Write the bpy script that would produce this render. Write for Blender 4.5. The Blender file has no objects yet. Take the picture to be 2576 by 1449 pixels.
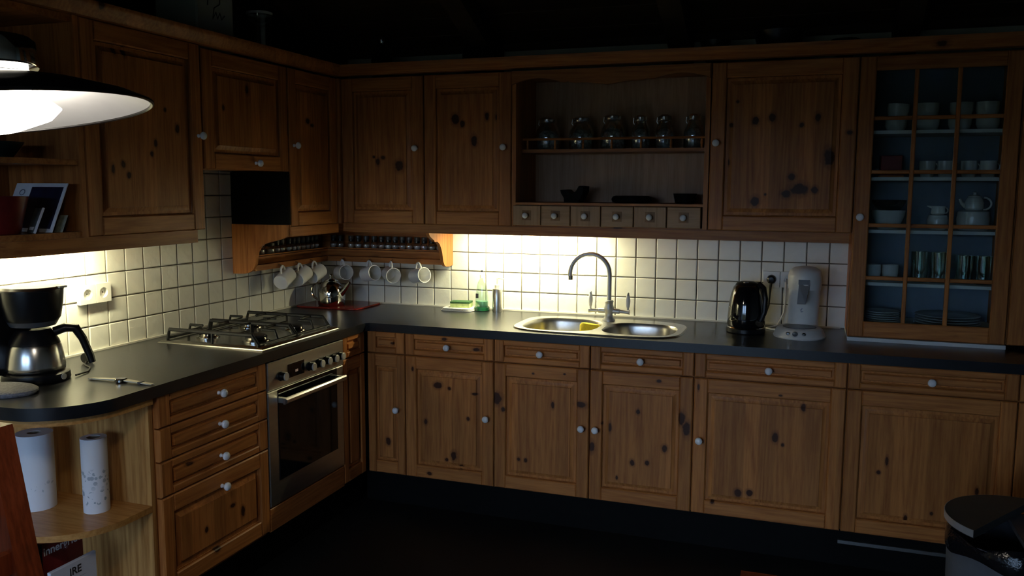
import bpy, bmesh, math, random
from mathutils import Vector, Matrix
from mathutils.geometry import tessellate_polygon
random.seed(7)
PI = math.pi
scene = bpy.context.scene
COL = scene.collection

# ------------------------------------------------------------------ camera
cam_data = bpy.data.cameras.new('camera')
cam = bpy.data.objects.new('camera', cam_data)
COL.objects.link(cam)
cam_data.sensor_width = 36.0
cam_data.lens = 29.947
cam_data.clip_start = 0.05
yaw, pitch, roll = math.radians(-19.3385), math.radians(-6.7338), math.radians(0.2612)
fwd = Vector((math.sin(yaw) * math.cos(pitch), math.cos(yaw) * math.cos(pitch), math.sin(pitch)))
side = Vector((math.cos(yaw), -math.sin(yaw), 0))
up = side.cross(fwd)
s2 = side * math.cos(roll) + up * math.sin(roll)
u2 = up * math.cos(roll) - side * math.sin(roll)
rot = Matrix((s2, u2, -fwd)).transposed()
cam.matrix_world = Matrix.Translation((2.6338, -4.2055, 1.5451)) @ rot.to_4x4()
scene.camera = cam

# ------------------------------------------------------------------ world, view
world = bpy.data.worlds.new('dusk_sky')
scene.world = world
world.use_nodes = True
bg = world.node_tree.nodes['Background']
# dusk: blue sky above the horizon, dark ground below it
_n, _l = world.node_tree.nodes, world.node_tree.links
_tc = _n.new('ShaderNodeTexCoord'); _sp = _n.new('ShaderNodeSeparateXYZ'); _rp = _n.new('ShaderNodeValToRGB')
_l.new(_tc.outputs['Generated'], _sp.inputs[0]); _l.new(_sp.outputs[2], _rp.inputs[0])
_rp.color_ramp.elements[0].position = 0.0; _rp.color_ramp.elements[0].color = (.030, .035, .030, 1)
_rp.color_ramp.elements[1].position = 0.02; _rp.color_ramp.elements[1].color = (.47, .64, 1.0, 1)
_l.new(_rp.outputs[0], bg.inputs[0])
SKY = 11.5
bg.inputs[1].default_value = SKY
scene.view_settings.view_transform = 'Standard'
scene.view_settings.look = 'None'
scene.view_settings.exposure = 0.0
scene.view_settings.gamma = 1.0
scene.view_settings.use_curve_mapping = False
scene.cycles.use_adaptive_sampling = True
scene.cycles.adaptive_threshold = 0.03
scene.cycles.max_bounces = 7
scene.cycles.diffuse_bounces = 3
scene.cycles.glossy_bounces = 3
scene.cycles.transparent_max_bounces = 16
TUBE_BACK_W, TUBE_LEFT_W, PENDANT_W = 11.0, 9.0, 3.0
TUBE_COL = (1.0, 0.94, 0.58)

# window daylight: the openings in the far wall are sampled through portals
WINDOWS = [(0.10, 1.15, 0.25, 2.0), (1.35, 2.40, 0.25, 2.0)]
FRONT_Y = -6.6
for (wx0, wx1, wz0, wz1) in WINDOWS:
    ld = bpy.data.lights.new('window_portal', 'AREA')
    ld.shape = 'RECTANGLE'
    ld.size = wx1 - wx0
    ld.size_y = wz1 - wz0
    ld.cycles.is_portal = True
    lo = bpy.data.objects.new('window_portal', ld)
    COL.objects.link(lo)
    lo.location = ((wx0 + wx1) / 2, FRONT_Y - 0.02, (wz0 + wz1) / 2)
    lo.rotation_euler = (PI / 2, 0, PI)          # -Z of the light faces +y, into the room

# ------------------------------------------------------------------ mesh builder
class MB:
    def __init__(s):
        s.v, s.f = [], []
    def add(s, vs, fs):
        n = len(s.v)
        s.v += [tuple(p) for p in vs]
        s.f += [tuple(i + n for i in q) for q in fs]
        return s
    def box(s, x0, x1, y0, y1, z0, z1):
        vs = [(x, y, z) for z in (z0, z1) for y in (y0, y1) for x in (x0, x1)]
        return s.add(vs, [(0, 2, 3, 1), (4, 5, 7, 6), (0, 1, 5, 4), (2, 6, 7, 3), (0, 4, 6, 2), (1, 3, 7, 5)])
    def fbox(s, F, u0, u1, v0, v1, w0, w1, c=0.002):
        """box in a frame F(u,v,w), front edges (w1) chamfered by c"""
        c = min(c, (u1 - u0) * .45, (v1 - v0) * .45)
        vs = [F(u0, v0, w0), F(u1, v0, w0), F(u1, v1, w0), F(u0, v1, w0),
              F(u0, v0, w1 - c), F(u1, v0, w1 - c), F(u1, v1, w1 - c), F(u0, v1, w1 - c),
              F(u0 + c, v0 + c, w1), F(u1 - c, v0 + c, w1), F(u1 - c, v1 - c, w1), F(u0 + c, v1 - c, w1)]
        fs = [(3, 2, 1, 0)]
        for a, b in ((0, 4), (4, 8)):
            for i in range(4):
                j = (i + 1) % 4
                fs.append((a + i, a + j, b + j, b + i))
        fs.append((8, 9, 10, 11))
        return s.add(vs, fs)
    def loops(s, loops, close=True, cap0=True, cap1=True):
        n = len(loops[0])
        vs = [p for L in loops for p in L]
        fs = []
        for k in range(len(loops) - 1):
            for i in range(n if close else n - 1):
                j = (i + 1) % n
                fs.append((k * n + i, k * n + j, (k + 1) * n + j, (k + 1) * n + i))
        if cap0: fs.append(tuple(range(n))[::-1])
        if cap1: fs.append(tuple((len(loops) - 1) * n + i for i in range(n)))
        return s.add(vs, fs)
    def lathe(s, prof, c=(0, 0, 0), n=20, axis='z', cap0=True, cap1=True, sy=1.0):
        L = []
        for r, h in prof:
            ring = []
            for i in range(n):
                a = 2 * PI * i / n
                p = (r * math.cos(a), r * math.sin(a) * sy, h)
                if axis == 'x': p = (p[2], p[0], p[1])
                if axis == '-x': p = (-p[2], -p[0], p[1])
                if axis == '-y': p = (p[0], -p[2], p[1])
                if axis == 'y': p = (-p[0], p[2], p[1])
                ring.append((p[0] + c[0], p[1] + c[1], p[2] + c[2]))
            L.append(ring)
        return s.loops(L, True, cap0 and prof[0][0] > 1e-6, cap1 and prof[-1][0] > 1e-6)
    def tube(s, pts, r, n=8, closed=False):
        pts = [Vector(p) for p in pts]
        rs = r if isinstance(r, (list, tuple)) else [r] * len(pts)
        L = []
        ref = None
        m = len(pts)
        for i, p in enumerate(pts):
            a = pts[(i - 1) % m] if (closed or i > 0) else p
            b = pts[(i + 1) % m] if (closed or i < m - 1) else p
            t = (b - a).normalized()
            if ref is None:
                ref = Vector((0, 0, 1)) if abs(t.z) < .9 else Vector((1, 0, 0))
            e1 = (ref - t * ref.dot(t)).normalized()
            ref = e1
            e2 = t.cross(e1)
            L.append([p + (e1 * math.cos(2 * PI * k / n) + e2 * math.sin(2 * PI * k / n)) * rs[i] for k in range(n)])
        if closed:
            L.append(L[0])
            return s.loops(L, True, False, False)
        return s.loops(L)
    def prism(s, poly, F, w0, w1):
        return s.loops([[F(u, v, w0) for u, v in poly], [F(u, v, w1) for u, v in poly]])
    def sphere(s, c, r, n=14, m=9, sz=1.0):
        prof = [(r * math.sin(PI * k / m), -r * sz * math.cos(PI * k / m)) for k in range(m + 1)]
        prof[0] = (1e-4, prof[0][1]); prof[-1] = (1e-4, prof[-1][1])
        return s.lathe(prof, c, n)
    def mesh(s, name, origin=(0, 0, 0), smooth=35):
        me = bpy.data.meshes.new(name)
        o = Vector(origin)
        me.from_pydata([tuple(Vector(p) - o) for p in s.v], [], s.f)
        bm = bmesh.new(); bm.from_mesh(me)
        bmesh.ops.remove_doubles(bm, verts=bm.verts, dist=1e-6)
        bmesh.ops.recalc_face_normals(bm, faces=bm.faces)
        bm.to_mesh(me); bm.free()
        if smooth:
            for p in me.polygons: p.use_smooth = True
            me.set_sharp_from_angle(angle=math.radians(smooth))
        me.update()
        return me

def link(name, data):
    o = bpy.data.objects.new(name, data)
    COL.objects.link(o)
    return o
def tag(o, label, cat, group=None):
    o['label'] = label; o['category'] = cat
    if group: o['group'] = group
    return o
def thing(name, label, cat, loc, group=None, rz=0):
    o = link(name, None)
    o.empty_display_size = .05
    o.location = loc
    o.rotation_euler = (0, 0, rz)
    return tag(o, label, cat, group)
def root_of(o):
    while o.parent: o = o.parent
    return o
def part(name, mb, mat, parent, label=None, smooth=35, local=False):
    """mesh built in world coordinates (local=True: in the frame of the thing)"""
    org = (0, 0, 0) if local else tuple(root_of(parent).location)
    o = link(name, mb.mesh(name, org, smooth))
    o.data.materials.append(mat)
    o.parent = parent
    if label: o['label'] = label
    return o
def one(name, mb, mat, label, cat, origin, group=None, smooth=35):
    o = link(name, mb.mesh(name, origin, smooth))
    o.location = origin
    o.data.materials.append(mat)
    return tag(o, label, cat, group)
def struct(name, mb, mat, parent=None, smooth=35):
    o = link(name, mb.mesh(name, (0, 0, 0), smooth))
    o.data.materials.append(mat)
    if parent: o.parent = parent
    else: o['kind'] = 'structure'
    return o
def copy_tree(o, parent=None):
    c = o.copy(); COL.objects.link(c); c.parent = parent
    for ch in list(o.children): copy_tree(ch, c)
    return c
def inst(name, me, mat, parent, loc):
    o = link(name, me)
    if mat and not me.materials: me.materials.append(mat)
    o.parent = parent
    o.location = Vector(loc) - root_of(parent).location
    return o

D_UP, D_BASE = 0.33, 0.635
def FB(d):   # back wall frame: u = x, v = z, w = distance out of the face plane y = -d
    return lambda u, v, w: (u, -(d + w), v)
def FL(d):   # left wall frame: u = y, v = z, w out of the face plane x = d
    return lambda u, v, w: (d + w, u, v)
FZ = lambda u, v, w: (u, v, w)

# ------------------------------------------------------------------ materials
def nodes_of(name):
    m = bpy.data.materials.new(name); m.use_nodes = True
    nt = m.node_tree
    return m, nt, nt.nodes['Principled BSDF']
def setp(b, **k):
    names = {'col': 'Base Color', 'rough': 'Roughness', 'metal': 'Metallic', 'spec': 'Specular IOR Level', 'coat': 'Coat Weight', 'coatr': 'Coat Roughness', 'sheen': 'Sheen Weight'}
    for a, v in k.items():
        i = b.inputs[names[a]]
        i.default_value = (*v, 1) if a == 'col' else v
def plain(name, col, rough=.5, metal=0.0, noise=0.0, scale=30, bump=0.0, bscale=60, spec=.5, stretch=None, coat=0.0):
    m, nt, b = nodes_of(name)
    setp(b, col=col, rough=rough, metal=metal, spec=spec, coat=coat)
    N, L = nt.nodes.new, nt.links.new
    if noise or bump:
        tc = N('ShaderNodeTexCoord')
        mp = N('ShaderNodeMapping')
        L(tc.outputs['Object'], mp.inputs[0])
        if stretch: mp.inputs['Scale'].default_value = stretch
        nz = N('ShaderNodeTexNoise'); nz.inputs['Scale'].default_value = scale; nz.inputs['Detail'].default_value = 4
        L(mp.outputs[0], nz.inputs['Vector'])
        if noise:
            mr = N('ShaderNodeMapRange'); mr.inputs['From Min'].default_value = .3; mr.inputs['From Max'].default_value = .7
            mr.inputs['To Min'].default_value = 1 - noise; mr.inputs['To Max'].default_value = 1 + noise
            L(nz.outputs[0], mr.inputs[0])
            mx = N('ShaderNodeVectorMath'); mx.operation = 'SCALE'
            mx.inputs[0].default_value = col
            L(mr.outputs[0], mx.inputs['Scale'])
            L(mx.outputs[0], b.inputs['Base Color'])
        if bump:
            n2 = N('ShaderNodeTexNoise'); n2.inputs['Scale'].default_value = bscale; n2.inputs['Detail'].default_value = 3
            L(mp.outputs[0], n2.inputs['Vector'])
            bp = N('ShaderNodeBump'); bp.inputs['Strength'].default_value = bump; bp.inputs['Distance'].default_value = .004
            L(n2.outputs[0], bp.inputs['Height'])
            L(bp.outputs[0], b.inputs['Normal'])
    return m

def wood(name, axis='z', light=(.50, .192, .052), dark=(.29, .092, .022), knots=(), rough=.42, staves=0.0, kplane='xz', knotcol=(.050, .016, .007), wild=True, ring=.105, rstretch=.055):
    """procedural pine in world coordinates; grain runs along axis; knots = [(a, b, ra, rb)] placed in kplane"""
    m, nt, b = nodes_of(name)
    setp(b, rough=rough, spec=.22)
    N, L = nt.nodes.new, nt.links.new
    geo = N('ShaderNodeNewGeometry'); oi = N('ShaderNodeObjectInfo')
    off = N('ShaderNodeVectorMath'); off.operation = 'SCALE'; off.inputs[0].default_value = (3.1, 5.3, 7.7)
    L(oi.outputs['Random'], off.inputs['Scale'])
    ad = N('ShaderNodeVectorMath'); ad.operation = 'ADD'
    L(geo.outputs['Position'], ad.inputs[0]); L(off.outputs[0], ad.inputs[1])
    sc = [1, 1, 1]; sc['xyz'.index(axis)] = .06
    st = N('ShaderNodeVectorMath'); st.operation = 'MULTIPLY'; st.inputs[1].default_value = sc
    L(ad.outputs[0], st.inputs[0])
    fine = N('ShaderNodeTexNoise'); fine.inputs['Scale'].default_value = 130; fine.inputs['Detail'].default_value = 5; fine.inputs['Roughness'].default_value = .6
    L(st.outputs[0], fine.inputs['Vector'])
    sc2 = [1, 1, 1]; sc2['xyz'.index(axis)] = rstretch
    st2 = N('ShaderNodeVectorMath'); st2.operation = 'MULTIPLY'; st2.inputs[1].default_value = sc2
    L(ad.outputs[0], st2.inputs[0])
    big = N('ShaderNodeTexNoise'); big.inputs['Scale'].default_value = 9; big.inputs['Detail'].default_value = 1.5; big.inputs['Distortion'].default_value = .3
    L(st2.outputs[0], big.inputs['Vector'])
    rg = N('ShaderNodeMath'); rg.operation = 'MULTIPLY'; rg.inputs[1].default_value = 62
    L(big.outputs[0], rg.inputs[0])
    sn = N('ShaderNodeMath'); sn.operation = 'SINE'; L(rg.outputs[0], sn.inputs[0])
    m1 = N('ShaderNodeMath'); m1.operation = 'MULTIPLY_ADD'; m1.inputs[1].default_value = ring; m1.inputs[2].default_value = 0
    L(sn.outputs[0], m1.inputs[0])
    m2 = N('ShaderNodeMath'); m2.operation = 'ADD'; L(fine.outputs[0], m2.inputs[0]); L(m1.outputs[0], m2.inputs[1])
    rp = N('ShaderNodeValToRGB')
    rp.color_ramp.elements[0].position = .18; rp.color_ramp.elements[0].color = (*dark, 1)
    rp.color_ramp.elements[1].position = .66; rp.color_ramp.elements[1].color = (*light, 1)
    L(m2.outputs[0], rp.inputs[0])
    col = rp.outputs[0]
    if staves:
        ax = {'z': (1, 1, 0), 'x': (0, 1, 1), 'y': (1, 0, 1)}[axis]
        dt = N('ShaderNodeVectorMath'); dt.operation = 'DOT_PRODUCT'; dt.inputs[1].default_value = ax
        L(ad.outputs[0], dt.inputs[0])
        dv = N('ShaderNodeMath'); dv.operation = 'MULTIPLY'; dv.inputs[1].default_value = 1 / staves; L(dt.outputs['Value'], dv.inputs[0])
        fl = N('ShaderNodeMath'); fl.operation = 'FLOOR'; L(dv.outputs[0], fl.inputs[0])
        wn = N('ShaderNodeTexWhiteNoise'); wn.noise_dimensions = '1D'; L(fl.outputs[0], wn.inputs['W'])
        mr = N('ShaderNodeMapRange'); mr.inputs['To Min'].default_value = .78; mr.inputs['To Max'].default_value = 1.12
        L(wn.outputs['Value'], mr.inputs[0])
        sv = N('ShaderNodeVectorMath'); sv.operation = 'SCALE'; L(col, sv.inputs[0]); L(mr.outputs[0], sv.inputs['Scale'])
        col = sv.outputs[0]
    dist = None
    wob = N('ShaderNodeTexNoise'); wob.inputs['Scale'].default_value = 45; L(geo.outputs['Position'], wob.inputs['Vector'])
    for (a, c, ra, rc) in knots:
        if kplane == 'xz': k, s = (a, 0, c), (1 / ra, 0, 1 / rc)
        else: k, s = (0, a, c), (0, 1 / ra, 1 / rc)
        sb = N('ShaderNodeVectorMath'); sb.operation = 'SUBTRACT'; sb.inputs[1].default_value = k; L(geo.outputs['Position'], sb.inputs[0])
        ml = N('ShaderNodeVectorMath'); ml.operation = 'MULTIPLY'; ml.inputs[1].default_value = s; L(sb.outputs[0], ml.inputs[0])
        ln = N('ShaderNodeVectorMath'); ln.operation = 'LENGTH'; L(ml.outputs[0], ln.inputs[0])
        if dist is None: dist = ln.outputs['Value']
        else:
            mn = N('ShaderNodeMath'); mn.operation = 'MINIMUM'; L(dist, mn.inputs[0]); L(ln.outputs['Value'], mn.inputs[1]); dist = mn.outputs[0]
    if wild and not knots:
        vs = [4.2, 4.2, 4.2]; vs['xyz'.index(axis)] = 2.6
        vm = N('ShaderNodeVectorMath'); vm.operation = 'MULTIPLY'; vm.inputs[1].default_value = vs; L(ad.outputs[0], vm.inputs[0])
        vo = N('ShaderNodeTexVoronoi'); vo.inputs['Scale'].default_value = 1; L(vm.outputs[0], vo.inputs['Vector'])
        mm = N('ShaderNodeMath'); mm.operation = 'MULTIPLY'; mm.inputs[1].default_value = 16; L(vo.outputs['Distance'], mm.inputs[0])
        dist = mm.outputs[0]
    if dist is not None:
        w2 = N('ShaderNodeMath'); w2.operation = 'MULTIPLY_ADD'; w2.inputs[1].default_value = .9; w2.inputs[2].default_value = -.45; L(wob.outputs[0], w2.inputs[0])
        dd = N('ShaderNodeMath'); dd.operation = 'ADD'; L(dist, dd.inputs[0]); L(w2.outputs[0], dd.inputs[1])
        kr = N('ShaderNodeValToRGB'); kr.color_ramp.interpolation = 'EASE'
        kr.color_ramp.elements[0].position = .38; kr.color_ramp.elements[0].color = (1, 1, 1, 1)
        kr.color_ramp.elements[1].position = .95; kr.color_ramp.elements[1].color = (0, 0, 0, 1)
        e = kr.color_ramp.elements.new(.58); e.color = (.35, .35, .35, 1)
        hf = N('ShaderNodeMath'); hf.operation = 'MULTIPLY'; hf.inputs[1].default_value = .5; L(dd.outputs[0], hf.inputs[0])
        L(hf.outputs[0], kr.inputs[0])
        mx = N('ShaderNodeMix'); mx.data_type = 'RGBA'
        L(kr.outputs[0], mx.inputs['Factor']); L(col, mx.inputs['A']); mx.inputs['B'].default_value = (*knotcol, 1)
        col = mx.outputs['Result']
    L(col, b.inputs['Base Color'])
    bp = N('ShaderNodeBump'); bp.inputs['Strength'].default_value = .12; bp.inputs['Distance'].default_value = .002
    L(fine.outputs[0], bp.inputs['Height']); L(bp.outputs[0], b.inputs['Normal'])
    return m

def thin_glass(name, tint=(.93, .97, .96), refl=.08, rough=.02):
    m, nt, b = nodes_of(name)
    N, L = nt.nodes.new, nt.links.new
    nt.nodes.remove(b)
    out = nt.nodes['Material Output']
    tr = N('ShaderNodeBsdfTransparent'); tr.inputs[0].default_value = (*tint, 1)
    gl = N('ShaderNodeBsdfGlossy'); gl.inputs['Roughness'].default_value = rough; gl.inputs[0].default_value = (1, 1, 1, 1)
    lw = N('ShaderNodeLayerWeight'); lw.inputs[0].default_value = .35
    mr = N('ShaderNodeMapRange'); mr.inputs['To Min'].default_value = refl * .5; mr.inputs['To Max'].default_value = min(1, refl * 5)
    L(lw.outputs['Facing'], mr.inputs[0])
    mx = N('ShaderNodeMixShader')
    L(mr.outputs[0], mx.inputs[0]); L(tr.outputs[0], mx.inputs[1]); L(gl.outputs[0], mx.inputs[2]); L(mx.outputs[0], out.inputs[0])
    return m
def emit(name, col, strength):
    m, nt, b = nodes_of(name)
    setp(b, col=(.9, .9, .88), rough=.4)
    b.inputs['Emission Color'].default_value = (*col, 1); b.inputs['Emission Strength'].default_value = strength
    return m

PINE_Z = wood('pine_vertical', 'z', staves=.06)
PINE_X = wood('pine_along_x', 'x', staves=.08)
PINE_Y = wood('pine_along_y', 'y', staves=.08)
LIGHTPINE = wood('pale_pine_panel', 'z', light=(.66, .36, .12), dark=(.40, .18, .05), staves=.14, wild=False, ring=.17, rstretch=.10)
LIGHTPINE_X = wood('pale_pine_boards', 'x', light=(.60, .31, .10), dark=(.42, .19, .055), wild=False, rough=.27)
PINE_PLAIN = wood('pine_smooth', 'z', wild=False)
CHAIRWOOD = wood('red_stained_wood', 'z', light=(.23, .050, .018), dark=(.11, .022, .008), rough=.3)
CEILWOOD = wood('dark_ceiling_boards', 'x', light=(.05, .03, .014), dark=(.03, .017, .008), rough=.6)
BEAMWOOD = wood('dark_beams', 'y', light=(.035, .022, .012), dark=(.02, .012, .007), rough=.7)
PORCELAIN = plain('white_porcelain', (.80, .80, .79), .12, coat=.4, noise=.02)
TILEM = plain('cream_glazed_tile', (.72, .71, .64), .30, noise=.04, scale=14, bump=.35, bscale=38)
GROUT = plain('grey_grout', (.13, .11, .085), .9, noise=.2, scale=60)
PAINT = plain('off_white_plaster', (.45, .48, .44), .85, noise=.05, scale=8, bump=.1)
COUNTER = plain('dark_slate_laminate', (.009, .010, .013), .28, noise=.18, scale=60, bump=.04, bscale=120, spec=.6)
STEEL = plain('brushed_steel', (.62, .61, .58), .28, 1.0, noise=.06, scale=60, stretch=(1, .05, 1))
SATIN = plain('satin_silver', (.62, .60, .53), .4, .35, noise=.04)
STEEL_PANEL = plain('oven_steel', (.56, .55, .50), .36, 1.0, noise=.05, scale=70, stretch=(1, .04, 1))
CHROME = plain('polished_steel', (.50, .49, .46), .07, 1.0)
CAST = plain('cast_iron', (.012, .012, .012), .5, noise=.3, scale=90, bump=.2)
BLACKGLASS = plain('black_oven_glass', (.004, .004, .005), .06, spec=.5)
BLACKPL = plain('black_plastic', (.007, .007, .008), .32, noise=.2, scale=40, spec=.3)
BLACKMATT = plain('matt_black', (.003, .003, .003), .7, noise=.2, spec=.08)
DARKFLOOR = plain('dark_floor_tiles', (.008, .008, .007), .55, noise=.4, scale=3, bump=.1)
KICK = plain('black_kickboard', (.004, .004, .004), .7, noise=.2, spec=.1)
GLASS = thin_glass('clear_glass')
PANEGLASS = thin_glass('cabinet_pane', (.90, .95, .95), .05)
JARGLASS = thin_glass('jar_glass', (.70, .78, .75), .36, .03)
SPICEGLASS = thin_glass('spice_glass', (.88, .91, .92), .35, .05)
WHITEPL = plain('white_plastic', (.74, .73, .69), .35, noise=.03)
GREYPL = plain('grey_plastic', (.10, .10, .11), .35, noise=.1)
CABINSIDE = plain('cabinet_interior_blue_grey', (.17, .22, .29), .6, noise=.04)
SHELFWHITE = plain('shelf_white', (.62, .64, .62), .5, noise=.03)
RED = plain('red_lacquer', (.16, .014, .012), .18, noise=.12, scale=20)
CLOTH = plain('white_cotton', (.78, .77, .70), .9, noise=.06, scale=40, bump=.5, bscale=160)
GREENSP = plain('green_sponge_pad', (.03, .10, .03), .9, noise=.3, scale=90, bump=.5, bscale=200)
LIGHTSP = plain('pale_green_sponge', (.42, .52, .22), .9, noise=.15, scale=90, bump=.4, bscale=200)
YELLOW = plain('yellow_cloth', (.70, .55, .03), .85, noise=.15, scale=60, bump=.4)
GREENLIQ = plain('green_liquid', (.22, .48, .32), .2, noise=.1)
GREENCUP = plain('green_plastic', (.012, .11, .04), .25, noise=.1)
PAPERWHITE = plain('white_paper', (.80, .82, .86), .85, noise=.03, bump=.2, bscale=90)
SHADEBLACK = plain('black_enamel', (.014, .011, .010), .28, noise=.15)
SHADEWHITE = plain('white_enamel', (.82, .81, .80), .35, noise=.02)
TUBEGLOW = emit('tube_glow', TUBE_COL, 14)
BULBGLOW = emit('bulb_glow', (1, .93, .82), 9)
INK = plain('black_ink', (.02, .02, .025), .7, noise=.1)
GREYFELT = plain('grey_woven_felt', (.20, .20, .22), .9, noise=.25, scale=140, bump=.8, bscale=180)

# knots measured on the fronts: key -> list of (across, height, half width, half height)
K = {
    'b0': [(0.752, 0.327, 0.0128, 0.0178)],
    'b1': [(1.015, 0.623, 0.0203, 0.0152), (1.072, 0.613, 0.0081, 0.0076), (1.2, 0.597, 0.0138, 0.0056), (0.951, 0.443, 0.0103, 0.0135), (1.167, 0.476, 0.008, 0.0095), (1.094, 0.293, 0.0142, 0.0212), (1.058, 0.269, 0.0082, 0.0077), (1.129, 0.239, 0.0121, 0.0115), (0.969, 0.192, 0.0124, 0.0078), (0.885, 0.693, 0.0062, 0.0115)],
    'b2': [(1.307, 0.586, 0.0251, 0.026), (1.34, 0.538, 0.0096, 0.0111), (1.576, 0.579, 0.0074, 0.0163), (1.707, 0.594, 0.0252, 0.0144), (1.416, 0.312, 0.0077, 0.0094), (1.45, 0.311, 0.0076, 0.0093), (1.483, 0.716, 0.0056, 0.004), (1.629, 0.725, 0.0055, 0.004)],
    'b3': [(1.96, 0.584, 0.0086, 0.0123), (1.805, 0.518, 0.0071, 0.0071), (1.838, 0.503, 0.0071, 0.0214), (2.078, 0.432, 0.0119, 0.0158), (1.939, 0.354, 0.0105, 0.0143), (2.004, 0.361, 0.0086, 0.0106), (2.047, 0.727, 0.0101, 0.0069), (2.146, 0.574, 0.0167, 0.0276), (2.169, 0.532, 0.015, 0.0311), (1.758, 0.407, 0.0126, 0.0235), (1.872, 0.28, 0.0053, 0.009)],
    'b4': [(2.529, 0.528, 0.0124, 0.0201), (2.56, 0.501, 0.0062, 0.0067), (2.634, 0.662, 0.0091, 0.0148), (2.214, 0.715, 0.0049, 0.0136), (2.389, 0.274, 0.0145, 0.0172), (2.436, 0.28, 0.0128, 0.0137), (2.285, 0.223, 0.0082, 0.0087), (2.543, 0.707, 0.0077, 0.0041)],
    'b5': [(2.954, 0.477, 0.0057, 0.0193), (2.926, 0.428, 0.0072, 0.0081), (3.033, 0.249, 0.0071, 0.0162), (3.124, 0.284, 0.0056, 0.008), (3.276, 0.392, 0.0067, 0.0157)],
    'bd1': [(1.05, 0.845, 0.012, 0.0075), (1.208, 0.806, 0.0156, 0.0074)],
    'bd0': [(0.778, 0.807, 0.0084, 0.0057)],
    'u0': [(0.672, 1.648, 0.0243, 0.0256), (0.551, 1.669, 0.0112, 0.0179), (0.581, 1.691, 0.0112, 0.0099), (0.529, 1.695, 0.0068, 0.006)],
    'u1': [(0.978, 1.873, 0.0188, 0.0247), (1.015, 1.85, 0.0125, 0.0152), (1.075, 1.769, 0.0145, 0.0246), (1.142, 1.882, 0.0102, 0.0187), (1.191, 1.879, 0.0101, 0.0168)],
    'u2': [(2.385, 1.835, 0.0132, 0.0169), (2.454, 1.848, 0.0131, 0.0168), (2.575, 1.814, 0.0096, 0.01), (2.638, 1.844, 0.0126, 0.0182), (2.283, 1.82, 0.0084, 0.0085), (2.308, 1.919, 0.0067, 0.0068), (2.273, 1.658, 0.0085, 0.0155), (2.692, 1.68, 0.022, 0.0365), (2.766, 1.78, 0.0124, 0.0098), (2.395, 1.49, 0.0184, 0.0207), (2.544, 1.596, 0.0146, 0.0152), (2.577, 1.543, 0.0354, 0.0237), (2.523, 1.523, 0.0196, 0.017), (2.637, 1.54, 0.0144, 0.0151), (2.437, 1.52, 0.005, 0.0051)],
    'l0': [(-1.628, 1.702, 0.0082, 0.0146), (-1.649, 1.661, 0.0081, 0.0102), (-1.791, 1.62, 0.0093, 0.0125), (-1.839, 1.603, 0.0072, 0.0165), (-1.766, 1.582, 0.0095, 0.0113), (-1.807, 2.014, 0.0109, 0.019), (-1.762, 2.017, 0.0093, 0.0192), (-1.51, 1.762, 0.0109, 0.0165), (-1.572, 1.828, 0.0063, 0.0074)],
    'l1': [(-1.073, 1.955, 0.011, 0.0184), (-1.233, 1.866, 0.0076, 0.0113)],
    'l2': [(-0.609, 1.856, 0.0173, 0.0132), (-0.574, 1.839, 0.0141, 0.0076)],
    'ld3': [(-1.651, 0.357, 0.0138, 0.0076), (-1.593, 0.313, 0.0119, 0.0186), (-1.8, 0.32, 0.0084, 0.0116), (-1.745, 0.228, 0.0175, 0.0119)],
    'ld2': [(-1.872, 0.587, 0.0179, 0.0056)],
}

# ------------------------------------------------------------------ setting
g = struct('floor', MB().box(-.1, 5.3, FRONT_Y - .2, .1, -.05, 0), DARKFLOOR)
WB = struct('wall_back', MB().box(-.1, 5.3, .004, .12, 0, 4.2), PAINT)
WL = struct('wall_left', MB().box(-.12, -.004, FRONT_Y - .1, .1, 0, 4.2), PAINT)
struct('wall_right', MB().box(5.2, 5.32, FRONT_Y - .1, .1, 0, 4.2), PAINT)
wf = MB()
xs = [-.1] + [w for W_ in WINDOWS for w in W_[:2]] + [5.3]
for i in range(0, len(xs), 2): wf.box(xs[i], xs[i + 1], FRONT_Y - .1, FRONT_Y, 0, 4.2)
for (a, b_, c, d) in WINDOWS:
    wf.box(a, b_, FRONT_Y - .1, FRONT_Y, 0, c); wf.box(a, b_, FRONT_Y - .1, FRONT_Y, d, 4.2)
struct('wall_front', wf, PAINT)
for i, (a, b_, c, d) in enumerate(WINDOWS):
    w = MB(); fr = .05
    w.box(a, a + fr, FRONT_Y - .08, FRONT_Y - .02, c, d).box(b_ - fr, b_, FRONT_Y - .08, FRONT_Y - .02, c, d)
    w.box(a + fr, b_ - fr, FRONT_Y - .08, FRONT_Y - .02, c, c + fr).box(a + fr, b_ - fr, FRONT_Y - .08, FRONT_Y - .02, d - fr, d)
    wo = struct('window_%d' % (i + 1), w, SHADEWHITE)
    mu = MB().box((a + b_) / 2 - .02, (a + b_) / 2 + .02, FRONT_Y - .07, FRONT_Y - .03, c + fr, d - fr)
    struct('muntin', mu, SHADEWHITE, wo)
    mu = MB().box(a + fr, b_ - fr, FRONT_Y - .07, FRONT_Y - .03, (c + d) / 2 - .018, (c + d) / 2 + .018)
    struct('muntin', mu, SHADEWHITE, wo)
    for sx in (0, 1):
        for sz in (0, 1):
            xa = a + fr if sx == 0 else (a + b_) / 2 + .02
            za = c + fr if sz == 0 else (c + d) / 2 + .018
            struct('pane', MB().box(xa, xa + (b_ - a) / 2 - fr - .02, FRONT_Y - .052, FRONT_Y - .048, za, za + (d - c) / 2 - fr - .018), GLASS, wo)
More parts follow.
